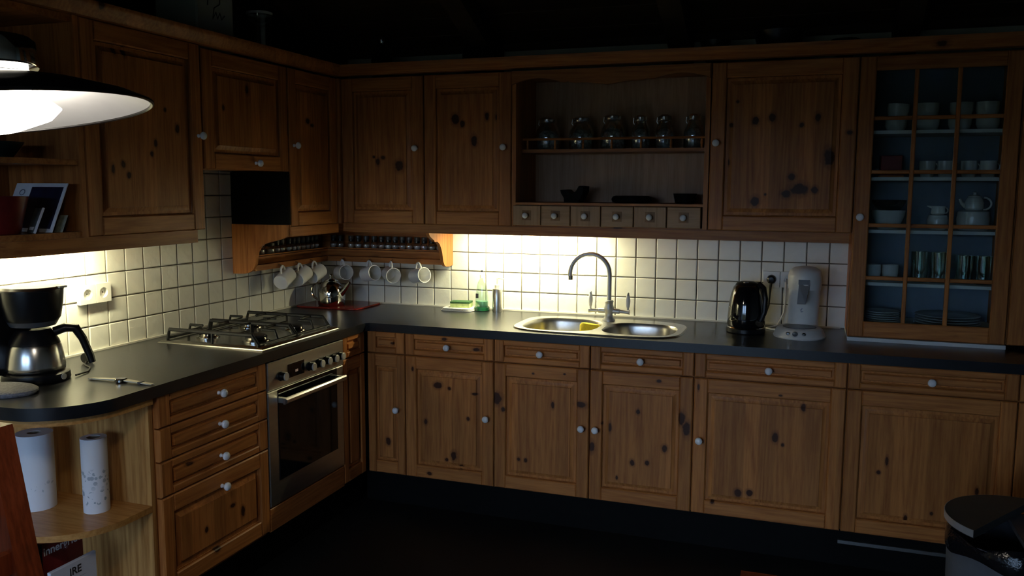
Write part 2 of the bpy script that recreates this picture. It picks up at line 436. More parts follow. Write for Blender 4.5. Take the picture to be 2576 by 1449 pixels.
# sloping boarded ceiling
SL = .42
def FC(u, v, w):      # u = x, v = distance from back wall, w = below the slope
    return (u, -v, 2.262 + SL * min(v, 3.3) + SL * -.9 * max(0, v - 3.3) - w)
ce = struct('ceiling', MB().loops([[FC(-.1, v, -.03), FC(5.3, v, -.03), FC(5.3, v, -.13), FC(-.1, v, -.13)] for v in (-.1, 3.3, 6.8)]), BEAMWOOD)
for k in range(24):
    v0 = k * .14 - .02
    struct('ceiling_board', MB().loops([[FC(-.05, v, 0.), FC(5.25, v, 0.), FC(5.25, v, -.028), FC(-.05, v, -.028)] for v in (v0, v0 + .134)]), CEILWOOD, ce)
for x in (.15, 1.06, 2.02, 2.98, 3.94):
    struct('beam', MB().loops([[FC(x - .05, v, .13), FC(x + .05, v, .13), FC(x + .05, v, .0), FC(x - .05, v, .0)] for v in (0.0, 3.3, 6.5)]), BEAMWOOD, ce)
# dark wood strip where the boards meet the back wall
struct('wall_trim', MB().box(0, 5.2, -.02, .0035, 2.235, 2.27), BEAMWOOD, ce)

struct('gable_cladding', MB().box(-.003, .012, -6.5, -.02, 2.16, 4.1), BEAMWOOD, WL)
# grout beds and tiles
struct('grout_bed', MB().box(0, 2.80, -.0005, .004, .89, 1.42), GROUT, WB)
struct('grout_bed', MB().box(-.004, .0005, -2.42, 0, .89, 1.70), GROUT, WL)
P_ = .1004
TILES = []
for k in range(6):
    n = 5
    half = P_ / 2 - .0023
    L = []
    rng = random.Random(k)
    grid = {}
    m = MB()
    vs = []
    for i in range(n):
        for j in range(n):
            a = [-1, -.93, 0, .93, 1][i] * half; c = [-1, -.93, 0, .93, 1][j] * half
            edge = i in (0, 4) or j in (0, 4)
            h = .0046 if edge else .0068 + rng.uniform(-.00025, .00025)
            vs.append((a + (0 if not edge else rng.uniform(-.0004, .0004)), c, h))
    fs = [(i * n + j, (i + 1) * n + j, (i + 1) * n + j + 1, i * n + j + 1) for i in range(n - 1) for j in range(n - 1)]
    m.add(vs, fs)
    ring = [i * n for i in range(n)] + [(n - 1) * n + j for j in range(1, n)] + [i * n + n - 1 for i in range(n - 2, -1, -1)] + [j for j in range(n - 2, 0, -1)]
    base = len(m.v)
    m.v += [(m.v[q][0], m.v[q][1], 0) for q in ring]
    for q in range(len(ring)):
        r2 = (q + 1) % len(ring)
        m.f.append((ring[q], ring[r2], base + r2, base + q))
    TILES.append(m)
def tile_mesh(m, F):
    t = MB(); t.v = [F(*p) for p in m.v]; t.f = list(m.f)
    me = t.mesh('tile', smooth=24); me.materials.append(TILEM); return me
TB = [tile_mesh(m, lambda a, c, h: (a, -h, c)) for m in TILES]
TL_ = [tile_mesh(m, lambda a, c, h: (h, a, c)) for m in TILES]
U0, V0 = 1.8144, -.9678
for r in range(5):
    zc = .9496 + r * P_
    for k in range(-19, 11):
        x = U0 + (k + .5) * P_
        if x < -.02 or x > 2.80: continue
        o = link('tile', random.choice(TB)); o.parent = WB; o.location = (x, 0, zc)
        if x < .05: o.scale = ((x + .05) / P_ * .97, 1, 1); o.location.x = (x + .05) / 2
for r in range(8):
    zc = .9496 + r * P_
    for k in range(-15, 10):
        y = V0 + (k + .5) * P_
        if y > .02 or y < -2.43: continue
        if r > 4 and not (-1.45 < y < -.72): continue
        o = link('tile', random.choice(TL_)); o.parent = WL; o.location = (0, y, zc)
        if y > -.05: o.scale = (1, (-y + .05) / P_ * .97, 1); o.location.y = (y - .05) / 2

# ------------------------------------------------------------------ knobs and fronts
def knob_mesh(axis, s=1.0):
    pr = [(.0075, 0), (.0075, .004), (.0055, .008), (.006, .012), (.010, .016), (.0145, .020), (.0160, .025), (.0150, .030), (.0105, .0345), (.004, .0362), (1e-4, .0365)]
    me = MB().lathe([(r * s, h * s) for r, h in pr], n=16, axis=axis).mesh('knob', smooth=60)
    me.materials.append(PORCELAIN); return me
KN_B, KN_L, KN_BS = knob_mesh('-y'), knob_mesh('x'), knob_mesh('-y', .9)
mat_cache = {}
def pine(axis, key, kplane):
    if key and K.get(key):
        kk = (axis, key)
        if kk not in mat_cache:
            mat_cache[kk] = wood('pine_%s_%s' % (axis, key), axis, staves=.06 if axis == 'z' else .0, knots=K[key], kplane=kplane)
        return mat_cache[kk]
    return {'z': PINE_Z, 'x': PINE_X, 'y': PINE_Y}[axis]
def front(name, parent, F, u0, u1, v0, v1, knob=None, run='b', key=None, stile=.062, rail=None, bev=.034, panel_grain='z', km=None):
    """frame-and-panel front: stiles, rails, raised panel, knob as sub-parts of one front"""
    rail = rail or stile
    h = 'x' if run == 'b' else 'y'
    kp = 'xz' if run == 'b' else 'yz'
    T = .021
    core = part(name, MB().fbox(F, u0 + .004, u1 - .004, v0 + .004, v1 - .004, -T + .001, -T + .008, .001), PINE_PLAIN, parent)
    for a, b_ in ((u0, u0 + stile), (u1 - stile, u1)):
        part('stile', MB().fbox(F, a, b_, v0, v1, -T, 0, .004), pine('z', key, kp), core)
    for a, b_ in ((v0, v0 + rail), (v1 - rail, v1)):
        part('rail', MB().fbox(F, u0 + stile, u1 - stile, a, b_, -T, 0, .004), pine(h, key, kp), core)
    a0, a1, c0, c1 = u0 + stile, u1 - stile, v0 + rail, v1 - rail
    m = MB()
    prof = [(-.002, -.014), (.003, -.0105), (.006, -.0160), (.009, -.0155), (bev, -.0060), (bev + .0005, -.0018)]
    m.loops([[F(a0 + i, c0 + i, w), F(a1 - i, c0 + i, w), F(a1 - i, c1 - i, w), F(a0 + i, c1 - i, w)] for i, w in prof], cap0=False)
    part('panel', m, pine(panel_grain if panel_grain == 'z' else h, key, kp), core, smooth=20)
    if knob:
        inst('knob', km or (KN_B if run == 'b' else KN_L), PORCELAIN, core, F(knob[0], knob[1], 0))
    return core

def body_box(parent, F, u0, u1, v0, v1, w0, w1, mat=None, name='body'):
    return part(name, MB().fbox(F, u0, u1, v0, v1, w0, w1, .001), mat or PINE_PLAIN, parent)

# ---- base units along the back wall
FBb = FB(D_BASE)
ZT, ZJ, ZB = .862, .7555, .167
gap = .0025
XB = [.6425, .844, 1.294, 1.744, 2.194, 2.794, 3.394, 3.994]
labels = ['narrow corner base cabinet with a small drawer front, next to the oven run',
          'base cabinet with one drawer, directly left of the sink cabinets',
          'base cabinet under the left sink bowl, knob on its right stile',
          'base cabinet under the right sink bowl, knob on its left stile',
          'wide base cabinet with drawer below the black electric kettle',
          'wide base cabinet below the glass-fronted crockery cabinet, behind the bin',
          'base cabinet cut off by the right picture edge']
knobs_d = [None, (1.069, None), (1.519, None), (1.969, None), (2.494, None), (3.094, None), (3.694, None)]
knobs_p = [(.804, .489), (1.262, .489), (1.712, .489), (1.776, .489), (2.224, .489), None, None]
for i in range(7):
    a, b_ = XB[i], XB[i + 1]
    t = thing('base_cabinet', labels[i], 'cabinet', ((a + b_) / 2, -.3, ZB - .02), 'pine base cabinets along the back wall')
    wb = -.62 if i > 0 else -.55
    if i in (2, 3):
        bm_ = MB()
        bm_.fbox(FBb, a, b_, ZB, ZB + .018, wb, -.024, .001).fbox(FBb, a, a + .018, ZB + .018, ZT - .004 if i == 2 else .735, wb, -.024, .001).fbox(FBb, b_ - .018, b_, ZB + .018, ZT - .004 if i == 3 else .735, wb, -.024, .001)
        part('body', bm_, PINE_PLAIN, t)
        part('apron', MB().fbox(FBb, a + .019, b_ - .019, ZJ - .02, ZT - .006, -.040, -.0225, .001), PINE_PLAIN, t)
    else:
        body_box(t, FBb, a, b_, ZB, ZT - .004, wb, -.0225)
    kd = knobs_d[i]
    front('drawer', t, FBb, a + gap, b_ - gap, ZJ + gap, ZT - .002, kd and (kd[0], (ZJ + ZT) / 2), 'b', 'bd%d' % i, stile=.045, rail=.026, bev=.014, panel_grain='h')
    front('door', t, FBb, a + gap, b_ - gap, ZB, ZJ - gap, knobs_p[i], 'b', 'b%d' % i, stile=.055 if i else .04, rail=.06, bev=.03 if i else .022)
# ---- base units along the left wall
FLb = FL(D_BASE)
t = thing('base_cabinet', 'narrow dark corner cabinet between the oven and the back run', 'cabinet', (.3, -.743, ZB - .02))
body_box(t, FLb, -.842, -.66, ZB, ZT - .004, -.62, -.0225)
front('drawer', t, FLb, -.842, -.6425, ZJ + gap, ZT - .002, None, 'l', None, stile=.04, rail=.026, bev=.014, panel_grain='h')
front('door', t, FLb, -.842, -.6425, ZB, ZJ - gap, None, 'l', None, stile=.04, rail=.06, bev=.022)
t = thing('drawer_unit', 'pine drawer unit with four stacked drawers, left of the oven', 'drawer unit', (.3, -1.72, .12))
body_box(t, FLb, -2.012, -1.424, .15, ZT - .004, -.62, -.0225)
zz = [.860, .746, .631, .508, .165]
for i in range(4):
    front('drawer', t, FLb, -2.012, -1.424, zz[i + 1] + .003, zz[i] - .002, (-1.712, (zz[i] + zz[i + 1]) / 2 if i < 3 else .455), 'l', 'ld%d' % i,
          stile=.055, rail=.026 if i < 3 else .06, bev=.014 if i < 3 else .03, panel_grain='h' if i < 3 else 'z')

# kickboards
struct('trim_1', MB().box(.60, 4.2, -.575, -.555, 0, .16), KICK)
struct('trim_2', MB().box(.555, .575, -2.0, -.58, 0, .16), KICK)
one('plinth_strip', MB().box(2.79, 3.39, -.592, -.576, .098, .112), STEEL, 'thin metal strip on the kickboard under the right base cabinet', 'strip', (3.09, -.584, .098))

# open rounded end shelf of the left run
def rounded_end(x1, y0, y1, r, inset=0, n=12):
    x1 -= inset; y1 += inset
    pts = [(0, y0), (x1, y0)]
    cx, cy = x1 - r, y1 + r
    pts += [(cx + r * math.cos(-a), cy + r * math.sin(-a)) for a in [PI / 2 * k / n for k in range(n + 1)]]
    pts += [(0, y1)]
    return pts
t = thing('end_shelf', 'open pine end shelf with rounded shelves below the coffee maker', 'shelf', (.3, -2.2, .10))
part('side_panel', MB().box(.004, .612, -2.035, -2.017, .10, .859), LIGHTPINE, t)
part('wall_panel', MB().box(.001, .018, -2.40, -2.036, .10, .859), LIGHTPINE, t)
for z0, z1, ins in ((.838, .8595, .015), (.472, .492, .035), (.10, .125, .06)):
    poly = rounded_end(.65, -2.036, -2.405, .22, ins)
    poly = [(max(x, .019), y) for x, y in poly]
    part('shelf_board', MB().prism(poly, FZ, z0, z1), LIGHTPINE_X, t)

# ------------------------------------------------------------------ worktop with sink cut-out
def superellipse(cx, cy, a, b_, e=3.2, n=40):
    out = []
    for k in range(n):
        th = 2 * PI * k / n
        c, s = math.cos(th), math.sin(th)
        out.append((cx + a * math.copysign(abs(c) ** (2 / e), c), cy + b_ * math.copysign(abs(s) ** (2 / e), s)))
    return out
WX = .648
arc = [(.43 + .22 * math.cos(-a), -2.185 + .22 * math.sin(-a)) for a in [PI / 2 * k / 16 for k in range(17)]]
outer = [(.001, -.001), (4.2, -.001), (4.2, -.640), (WX + .015, -.640), (WX, -.655)] + [(WX, arc[0][1])] + arc[1:] + [(.001, -2.405)]
SINK = (1.722, -.366, .388, .236)
hole = superellipse(*SINK[:2], SINK[2] - .012, SINK[3] - .012, 4)
m = MB()
z1, z0, c = .900, .861, .004
flat = [Vector((x, y, 0)) for x, y in outer] + [Vector((x, y, 0)) for x, y in hole]
tri = tessellate_polygon([[Vector((x, y, 0)) for x, y in outer], [Vector((x, y, 0)) for x, y in hole]])
m.add([(p.x, p.y, z1) for p in flat], tri)
m.add([(p.x, p.y, z0) for p in flat], [q[::-1] for q in tri])
m.loops([[(x, y, z0) for x, y in outer], [(x, y, z1) for x, y in outer]], cap0=False, cap1=False)
m.loops([[(x, y, z1) for x, y in hole], [(x, y, z0) for x, y in hole]], cap0=False, cap1=False)
one('worktop', m, COUNTER, 'long dark slate-look worktop running round the corner with rounded end', 'worktop', (1.5, -.3, .861))
m = MB().box(.0075, 2.78, -.016, -.0075, .9003, .9075).box(.0075, .016, -2.40, -.017, .9003, .9075)
one('sealing_strip', m, plain('pale_sealant', (.62, .60, .52), .5, noise=.05), 'thin pale sealing strip between worktop and wall tiles', 'seal', (.5, -.01, .9))

# ------------------------------------------------------------------ sink and tap
t = thing('sink', 'stainless steel double-bowl sink set into the worktop', 'sink', (1.722, -.352, .90))
BL = superellipse(1.548, -.384, .178, .184, 3.0, 40)
BR = superellipse(1.915, -.397, .165, .166, 3.0, 40)
so = superellipse(*SINK, 4, 48)
pol = [[Vector((x, y, 0)) for x, y in L] for L in (so, BL, BR)]
tri = tessellate_polygon(pol)
fl = [p for L in pol for p in L]
m = MB().add([(p.x, p.y, .9062) for p in fl], tri)
m.loops([[(SINK[0] + (x - SINK[0]) * 1.012, SINK[1] + (y - SINK[1]) * 1.012, .9003) for x, y in so], [(x, y, .9062) for x, y in so]], cap0=False, cap1=False)
part('rim', m, STEEL, t)
def bowl_loops(L, cx, cy, depth):
    out = []
    for k, (sc_, dz) in enumerate([(1, 0), (.985, -.004), (.965, -.02), (.93, -.09), (.90, -depth + .03), (.84, -depth + .008), (.72, -depth), (.12, -depth - .003)]):
        out.append([(cx + (x - cx) * sc_, cy + (y - cy) * sc_, .9062 + dz) for x, y in L])
    return out
for L, cx, cy in ((BL, 1.548, -.384), (BR, 1.915, -.397)):
    bw = part('bowl', MB().loops(bowl_loops(L, cx, cy, .15), cap0=False, cap1=True), STEEL, t)
    part('drain', MB().lathe([(.028, 0), (.028, .004), (.02, .005), (.004, .002)], (cx, cy, .9062 - .1535)), CHROME, bw)
m = MB().loops([[(1.650 + (x - 1.650) * s_, -.268 + (y + .268) * s_ - .02 * (h - .135), .760 + h + .003 * math.sin(40 * x)) for x, y in superellipse(1.650, -.268, .050, .020, 3, 24)] for s_, h in ((.9, 0), (1, .01), (1.02, .07), (1, .128), (.85, .137))])
one('cleaning_cloth', m, YELLOW, 'yellow sponge cloth propped up in the left sink bowl', 'cloth', (1.65, -.268, .76))

TAPM = plain('satin_grey_metal', (.46, .47, .48), .38, .55, noise=.05)
t = thing('kitchen_tap', 'satin grey gooseneck tap with two white lever handles', 'tap', (1.727, -.205, .9065))
tx, ty = 1.727, -.205
part('tap_body', MB().lathe([(.030, .9066), (.030, .912), (.022, .925), (.018, .937), (.021, .950), (.025, .960), (.024, .972), (.019, .985), (.020, .996), (.022, 1.000), (.020, 1.006), (.011, 1.008)], (tx, ty, 0), 24), TAPM, t)
pts = [(tx, ty, 1.004), (tx, ty, 1.06), (tx, ty, 1.13)]
R_ = .0945
for k in range(1, 15):
    a = PI * k / 14 * 1.03
    pts.append((tx - R_ + R_ * math.cos(a), ty - .03 * k / 14, 1.135 + R_ * math.sin(a)))
pts.append((pts[-1][0] + .003, pts[-1][1], pts[-1][2] - .012))
part('spout', MB().tube(pts, .0108, 14), TAPM, t)
p = pts[-1]
part('spout_tip', MB().lathe([(.0115, -.012), (.0115, .006), (.0098, .008)], p, 14), CHROME, t)
for s in (-1, 1):
    h = part('handle_arm', MB().tube([(tx + s * .015, ty, .956), (tx + s * .05, ty, .955), (tx + s * .055, ty, .955), (tx + s * .085, ty, .953), (tx + s * .10, ty, .953)], [.013, .013, .009, .009, .012], 12), TAPM, t)
    part('lever', MB().lathe([(.005, .962), (.005, .972), (.008, .978), (.0105, .995), (.0115, 1.010), (.009, 1.028), (.007, 1.034)], (tx + s * .092, ty, 0), 14), PORCELAIN, h)
    part('finial', MB().lathe([(.007, 1.034), (.005, 1.039), (.006, 1.044), (.002, 1.048)], (tx + s * .092, ty, 0), 12), TAPM, h)

# ------------------------------------------------------------------ hob and oven
HX0, HX1, HY0, HY1 = .10, .613, -1.413, -.838
t = thing('gas_hob', 'stainless gas hob with black cast-iron pan supports', 'hob', ((HX0 + HX1) / 2, (HY0 + HY1) / 2, .9))
m = MB().loops([[(HX0 + i, HY0 + i, z), (HX1 - i, HY0 + i, z), (HX1 - i, HY1 - i, z), (HX0 + i, HY1 - i, z)] for i, z in ((0, .9004), (.0015, .904), (.010, .910), (.022, .9125), (.03, .9105))])
part('hob_plate', m, plain('hob_steel', (.34, .335, .31), .24, 1.0, noise=.05, scale=60), t, smooth=20)
BURN = [(.24, -1.27, .036), (.24, -.985, .045), (.48, -1.27, .045), (.48, -.985, .032)]
for bx, by, br in BURN:
    bo = part('burner', MB().lathe([(br + .012, .9107), (br + .012, .914), (br, .918), (br, .926)], (bx, by, 0), 22), CHROME, t)
    part('burner_cap', MB().lathe([(br - .002, .9262), (br + .001, .929), (br - .004, .934), (1e-4, .935)], (bx, by, 0), 22), CAST, bo)
for gy0, gy1 in ((HY0 + .025, -1.132), (-1.120, HY1 - .025)):
    m = MB()
    gx0, gx1, zt, zl = HX0 + .03, HX1 - .035, .955, .918
    for y in (gy0, gy1):       # high side bars that drop to the plate front and back
        m.tube([(gx0, y, zl - .006), (gx0 + .012, y, zt), (gx1 - .03, y, zt), (gx1, y, zl - .005)], .0078, 6)
    for x in (gx0, gx1):
        m.tube([(x, gy0, zl), (x, gy1, zl)], .0050, 6)
    ym = (gy0 + gy1) / 2
    for x0, x1 in ((gx0, gx0 + .075), (gx1, gx1 - .075)):
        m.tube([(x0, ym, zl), (x0 + (x1 - x0) * .15, ym, zt), (x1, ym, zt)], .0062, 6)
    m.tube([(gx0 + .19, ym, zt), (gx1 - .19, ym, zt)], .005, 6)
    for bx in (.24, .48):
        for s, y in ((1, gy0), (-1, gy1)):
            m.tube([(bx, y, zt), (bx, y + s * .075, zt)], .0062, 6)
    for y in (gy0, gy1):
        m.tube([((gx0 + gx1) / 2, y, zl - .006), ((gx0 + gx1) / 2, y, zt)], .005, 6)
    m.tube([((gx0 + gx1) / 2, gy0, zt), ((gx0 + gx1) / 2, gy1, zt)], .005, 6)
    part('pan_support', m, CAST, t)

OY0, OY1 = -1.420, -.846
t = thing('oven', 'built-in steel oven with black glass door and bar handle', 'oven', (.3, (OY0 + OY1) / 2, .24))
part('body', MB().fbox(FLb, OY0 + .004, OY1 - .004, .25, .855, -.60, -.0205, .001), BLACKMATT, t)
F = FL(D_BASE)
cp = part('control_panel', MB().fbox(F, OY0, OY1, .738, .853, -.02, .004, .003), STEEL_PANEL, t)
part('display', MB().fbox(F, -1.285, -1.165, .765, .822, .0042, .0052, .0004), BLACKGLASS, cp)
part('display_digits', MB().fbox(F, -1.232, -1.212, .782, .792, .0053, .0055, .0001), emit('red_digits', (.9, .12, .03), .04), cp)
for ky in (-1.335, -1.130, -1.062, -1.002, -.945, -.890):
    kb = part('control_knob', MB().lathe([(.019, 0), (.020, .004), (.017, .008), (.017, .026)], F(ky, .785, .004), 20, 'x'), BLACKPL, cp)
    part('knob_cap', MB().lathe([(.0172, .026), (.0172, .029), (.015, .031), (1e-4, .0315)], F(ky, .785, .004), 20, 'x'), SATIN, kb)
dr = part('oven_door', MB().fbox(F, OY0, OY1, .262, .734, -.02, .002, .004), STEEL_PANEL, t)
part('door_glass', MB().fbox(F, OY0 + .065, OY1 - .06, .358, .732, .0022, .0050, .001), BLACKGLASS, dr)
hd = MB().fbox(F, OY0 + .055, OY1 - .045, .678, .702, .034, .050, .006)
hd.fbox(F, OY0 + .065, OY0 + .085, .680, .700, .004, .036, .001).fbox(F, OY1 - .075, OY1 - .055, .680, .700, .004, .036, .001)
part('door_handle', hd, STEEL, dr)
one('oven_plinth', MB().fbox(F, -1.420, -.846, .160, .256, -.02, -.001, .003), PINE_Y, 'pine filler board below the oven door', 'board', (.62, -1.13, .16))

# ------------------------------------------------------------------ wall units
ZU0, ZU1 = 1.370, 2.088
FBu, FLu = FB(D_UP), FL(D_UP)
def upper(label, F, run, u0, u1, v0, v1, knob, key, ub0=None, ub1=None, lo=None):
    loc = ((u0 + u1) / 2, -.16, v0) if run == 'b' else (.16, (u0 + u1) / 2, v0)
    t = thing('wall_cabinet', label, 'cabinet', loc, 'pine wall cabinets')
    body_box(t, F, ub0 or u0, ub1 or u1, v0 + .003, v1, -.315, -.0225)
    front('door', t, F, u0 + .0025, u1 - .0025, v0, v1, knob, run, key, stile=.062, rail=.065, bev=.032)
    return t
upper('tall pine wall cabinet in the corner, left of the other back-wall doors', FBu, 'b', .345, .808, ZU0 - .0095, ZU1, (.768, 1.735), 'u0', .345)
upper('tall pine wall cabinet beside the open jar shelf, knob on its right', FBu, 'b', .808, 1.268, ZU0 - .0095, ZU1, (1.232, 1.735), 'u1')
upper('wide stained pine wall cabinet right of the open jar shelf', FBu, 'b', 2.194, 2.795, ZU0 - .0095, ZU1, (2.222, 1.742), 'u2')
upper('wide pine wall cabinet above the left worktop beside the open shelves', FLu, 'l', -1.960, -1.368, ZU0 + .002, ZU1 + .01, (-1.395, 1.742), 'l0')
upper('short pine cabinet door above the hob, knob on bottom rail', FLu, 'l', -1.362, -.776, 1.614, ZU1, (-1.03, 1.645), 'l1')
t = upper('dark corner wall cabinet right of the hob, above the spice rack', FLu, 'l', -.772, -.345, ZU0 - .012, ZU1, (-.735, 1.735), 'l2')
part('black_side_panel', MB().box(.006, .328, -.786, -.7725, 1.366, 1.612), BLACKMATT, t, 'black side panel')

# corner post between the two runs
struct('trim_3', MB().box(.309, .345, -.345, -.309, ZU0 - .012, ZU1), PINE_Z)

# open jar shelf
t = thing('open_shelf', 'open pine wall shelf with scalloped valance and six small drawers', 'shelf', (1.73, -.16, 1.36))
x0, x1 = 1.270, 2.192
for a in (x0, x1 - .02):
    part('side_panel', MB().box(a, a + .02, -.33, -.008, 1.362, 2.088), PINE_Z, t)
part('back_panel', MB().box(x0 + .02, x1 - .02, -.02, -.008, 1.362, 2.088), wood('pine_back', 'z', light=(.44, .28, .17), dark=(.33, .19, .10), staves=.2, wild=False), t)
part('top_board', MB().box(x0 + .02, x1 - .02, -.33, -.02, 2.07, 2.088), PINE_X, t)
part('bottom_board', MB().box(x0 + .02, x1 - .02, -.322, -.02, 1.3635, 1.3655), PINE_X, t)
part('deck_board', MB().box(x0 + .02, x1 - .02, -.330, -.02, 1.4625, 1.474), PINE_X, t)
sb = part('shelf_board', MB().box(x0 + .02, x1 - .02, -.235, -.02, 1.712, 1.728), PINE_X, t)
part('gallery_rail', MB().tube([(x0 + .021, -.228, 1.776), (x1 - .021, -.228, 1.776)], .006, 8), PINE_X, t)
for k in range(7):
    xx = x0 + .045 + k * (x1 - x0 - .09) / 6
    part('spindle', MB().lathe([(.004, 1.728), (.007, 1.734), (.0045, 1.742), (.007, 1.752), (.0045, 1.762), (.005, 1.770)], (xx, -.228, 0), 10), PINE_PLAIN, t)
def val_z(s):          # lower edge of the scalloped valance
    a = abs(s - .5) * 2
    z = 2.030 + .016 * math.cos(a * PI * 3.0)
    return z
prof = []
for k in range(61):
    s = k / 60
    a = abs(s - .5) * 2
    if a > .45: z = 2.024 + .026 * math.sin((a - .45) / .55 * PI) ** .8
    elif a > .36: z = 2.024 + .007 * math.sin((a - .36) / .09 * PI)
    else: z = 2.024 - .014 * math.cos(a / .36 * PI / 2) + .008 * math.sin(a / .36 * PI)
    prof.append((x0 + .003 + s * (x1 - x0 - .006), z))
m = MB().prism([(x1 - .003, 2.086)] + [(x0 + .003, 2.086)] + prof, FBu, -.0005, .018)
part('valance', m, PINE_X, t)
xd = [1.276, 1.417, 1.562, 1.708, 1.862, 2.013, 2.166]
for k in range(6):
    d_ = part('small_drawer', MB().fbox(FBu, xd[k] + .002, xd[k + 1] - .002, 1.366, 1.460, -.22, .004, .003), wood('pine_drawer_%d' % k, 'x' if k % 2 else 'z', wild=False, light=(.44, .26, .13), dark=(.31, .17, .075)), t)
    xm = (xd[k] + xd[k + 1]) / 2
    part('knob_recess_shade', MB().fbox(FBu, xm - .022, xm + .022, 1.390, 1.436, .004, .0055, .0005), wood('pine_recess_shade_%d' % k, 'z', light=(.25, .13, .05), dark=(.16, .08, .03), wild=False), d_)  # recess behind the knob done as a square with shade in its colour
    inst('knob', KN_BS, PORCELAIN, d_, (xm, -(D_UP + .0055), 1.413))

# glass-fronted crockery cabinet
GX0, GX1 = 2.797, 3.396
t = thing('display_cabinet', 'tall pine cabinet with small-paned glass door full of crockery', 'cabinet', (3.096, -.16, .9))
part('side_panel', MB().box(GX0, GX0 + .018, -.308, -.008, .917, ZU1), PINE_Z, t)
part('side_panel', MB().box(GX1 - .018, GX1, -.308, -.008, .917, ZU1), PINE_Z, t)
part('back_panel', MB().box(GX0 + .018, GX1 - .018, -.02, -.008, .917, ZU1), CABINSIDE, t)
part('top_board', MB().box(GX0 + .018, GX1 - .018, -.308, -.02, ZU1 - .018, ZU1), CABINSIDE, t)
SHZ = [.968, 1.150, 1.374, 1.595, 1.788]
for z in SHZ:
    part('shelf_board', MB().box(GX0 + .019, GX1 - .019, -.285, -.021, z - .014, z), SHELFWHITE, t)
part('base_strip', MB().box(GX0, GX1, -.335, -.008, .9006, .9165), SHELFWHITE, t, 'pale strip under the cabinet')
dr = part('glass_door', MB().fbox(FBu, GX0 + .003, GX0 + .062, .919, ZU1, -.021, 0, .004), PINE_Z, t)
part('stile', MB().fbox(FBu, GX1 - .062, GX1 - .003, .919, ZU1, -.021, 0, .004), PINE_Z, dr)
part('rail', MB().fbox(FBu, GX0 + .062, GX1 - .062, .919, .985, -.021, 0, .004), PINE_X, dr)
part('rail', MB().fbox(FBu, GX0 + .062, GX1 - .062, 2.030, ZU1, -.021, 0, .004), PINE_X, dr)
mv = [3.012, 3.170]; mh = [1.172, 1.394, 1.616, 1.836]
for x in mv: part('muntin', MB().fbox(FBu, x - .008, x + .008, .985, 2.030, -.018, -.001, .003), PINE_Z, dr)
xe = [GX0 + .062] + mv + [GX1 - .062]; ze = [.985] + mh + [2.030]
for i in range(3):
    for z in mh:
        part('muntin', MB().fbox(FBu, xe[i] + (.008 if i else 0), xe[i + 1] - (.008 if i < 2 else 0), z - .008, z + .008, -.018, -.002, .003), PINE_X, dr)
    for j in range(5):
        part('pane', MB().fbox(FBu, xe[i], xe[i + 1], ze[j], ze[j + 1], -.0135, -.0105, .0002), PANEGLASS, dr)
inst('knob', KN_B, PORCELAIN, dr, FBu(2.822, 1.428, 0))
# next tall cabinet, mostly out of frame
t = thing('wall_cabinet', 'tall pine cabinet front cut off by the right picture edge', 'cabinet', (3.7, -.16, .917), 'pine wall cabinets')
body_box(t, FBu, 3.399, 3.995, .917, ZU1, -.315, -.0225)
front('door', t, FBu, 3.401, 3.993, .919, ZU1, None, 'b', None)

# open rounded shelves at the left end
t = thing('corner_shelf', 'open rounded pine shelves beside the left wall cabinet', 'shelf', (.15, -2.17, 1.37))
part('side_panel', MB().box(.004, .331, -1.985, -1.963, 1.372, 2.098), wood('pine_side_post', 'z', staves=.09), t)
part('back_panel', MB().box(.001, .012, -2.37, -1.986, 1.372, 2.098), PINE_Z, t)
for z0, z1 in ((1.372, 1.392), (1.612, 1.630), (1.85, 1.868), (2.075, 2.098)):
    poly = [(max(x, .0125), y) for x, y in rounded_end(.325, -1.986, -2.38, .19)]
    part('shelf_board', MB().prism(poly, FZ, z0, z1), PINE_X, t)

# pelmets below the wall units
m = MB()
poly_out = [(.330, -1.42), (.330, -2.19)] + [(.14 + .19 * math.cos(-a), -2.19 + .19 * math.sin(-a)) for a in [PI / 2 * k / 10 for k in range(1, 11)]] + [(.003, -2.38)]
poly_in = [(x - (.016 if i < 2 else .016 * math.cos(PI / 2 * min(i - 1, 10) / 10)), y + (0 if i < 2 else .016 * math.sin(PI / 2 * min(i - 1, 10) / 10))) for i, (x, y) in enumerate(poly_out)]
m.prism(poly_out + poly_in[::-1], FZ, 1.322, 1.3718)
one('pelmet', m, PINE_Y, 'pine light pelmet under the left wall cabinet and open shelves', 'pelmet', (.32, -1.9, 1.322))
m = MB().box(.313, .329, -.770, -.346, 1.310, 1.3565).box(.285, .3129, -.770, -.346, 1.35, 1.3605)  # second box is an added filler strip blocking stray light above the pelmet
one('pelmet', m, PINE_Y, 'short pine pelmet beside the hob above the spice rack', 'pelmet', (.32, -.55, 1.31))
m = MB().box(.346, 2.786, -.329, -.313, 1.316, 1.3585).box(.346, 2.786, -.3129, -.285, 1.352, 1.3630)  # rear box likewise added to stop light leaking over the long pelmet
one('pelmet', m, PINE_X, 'long pine pelmet under the back wall cabinets', 'pelmet', (1.6, -.32, 1.316))

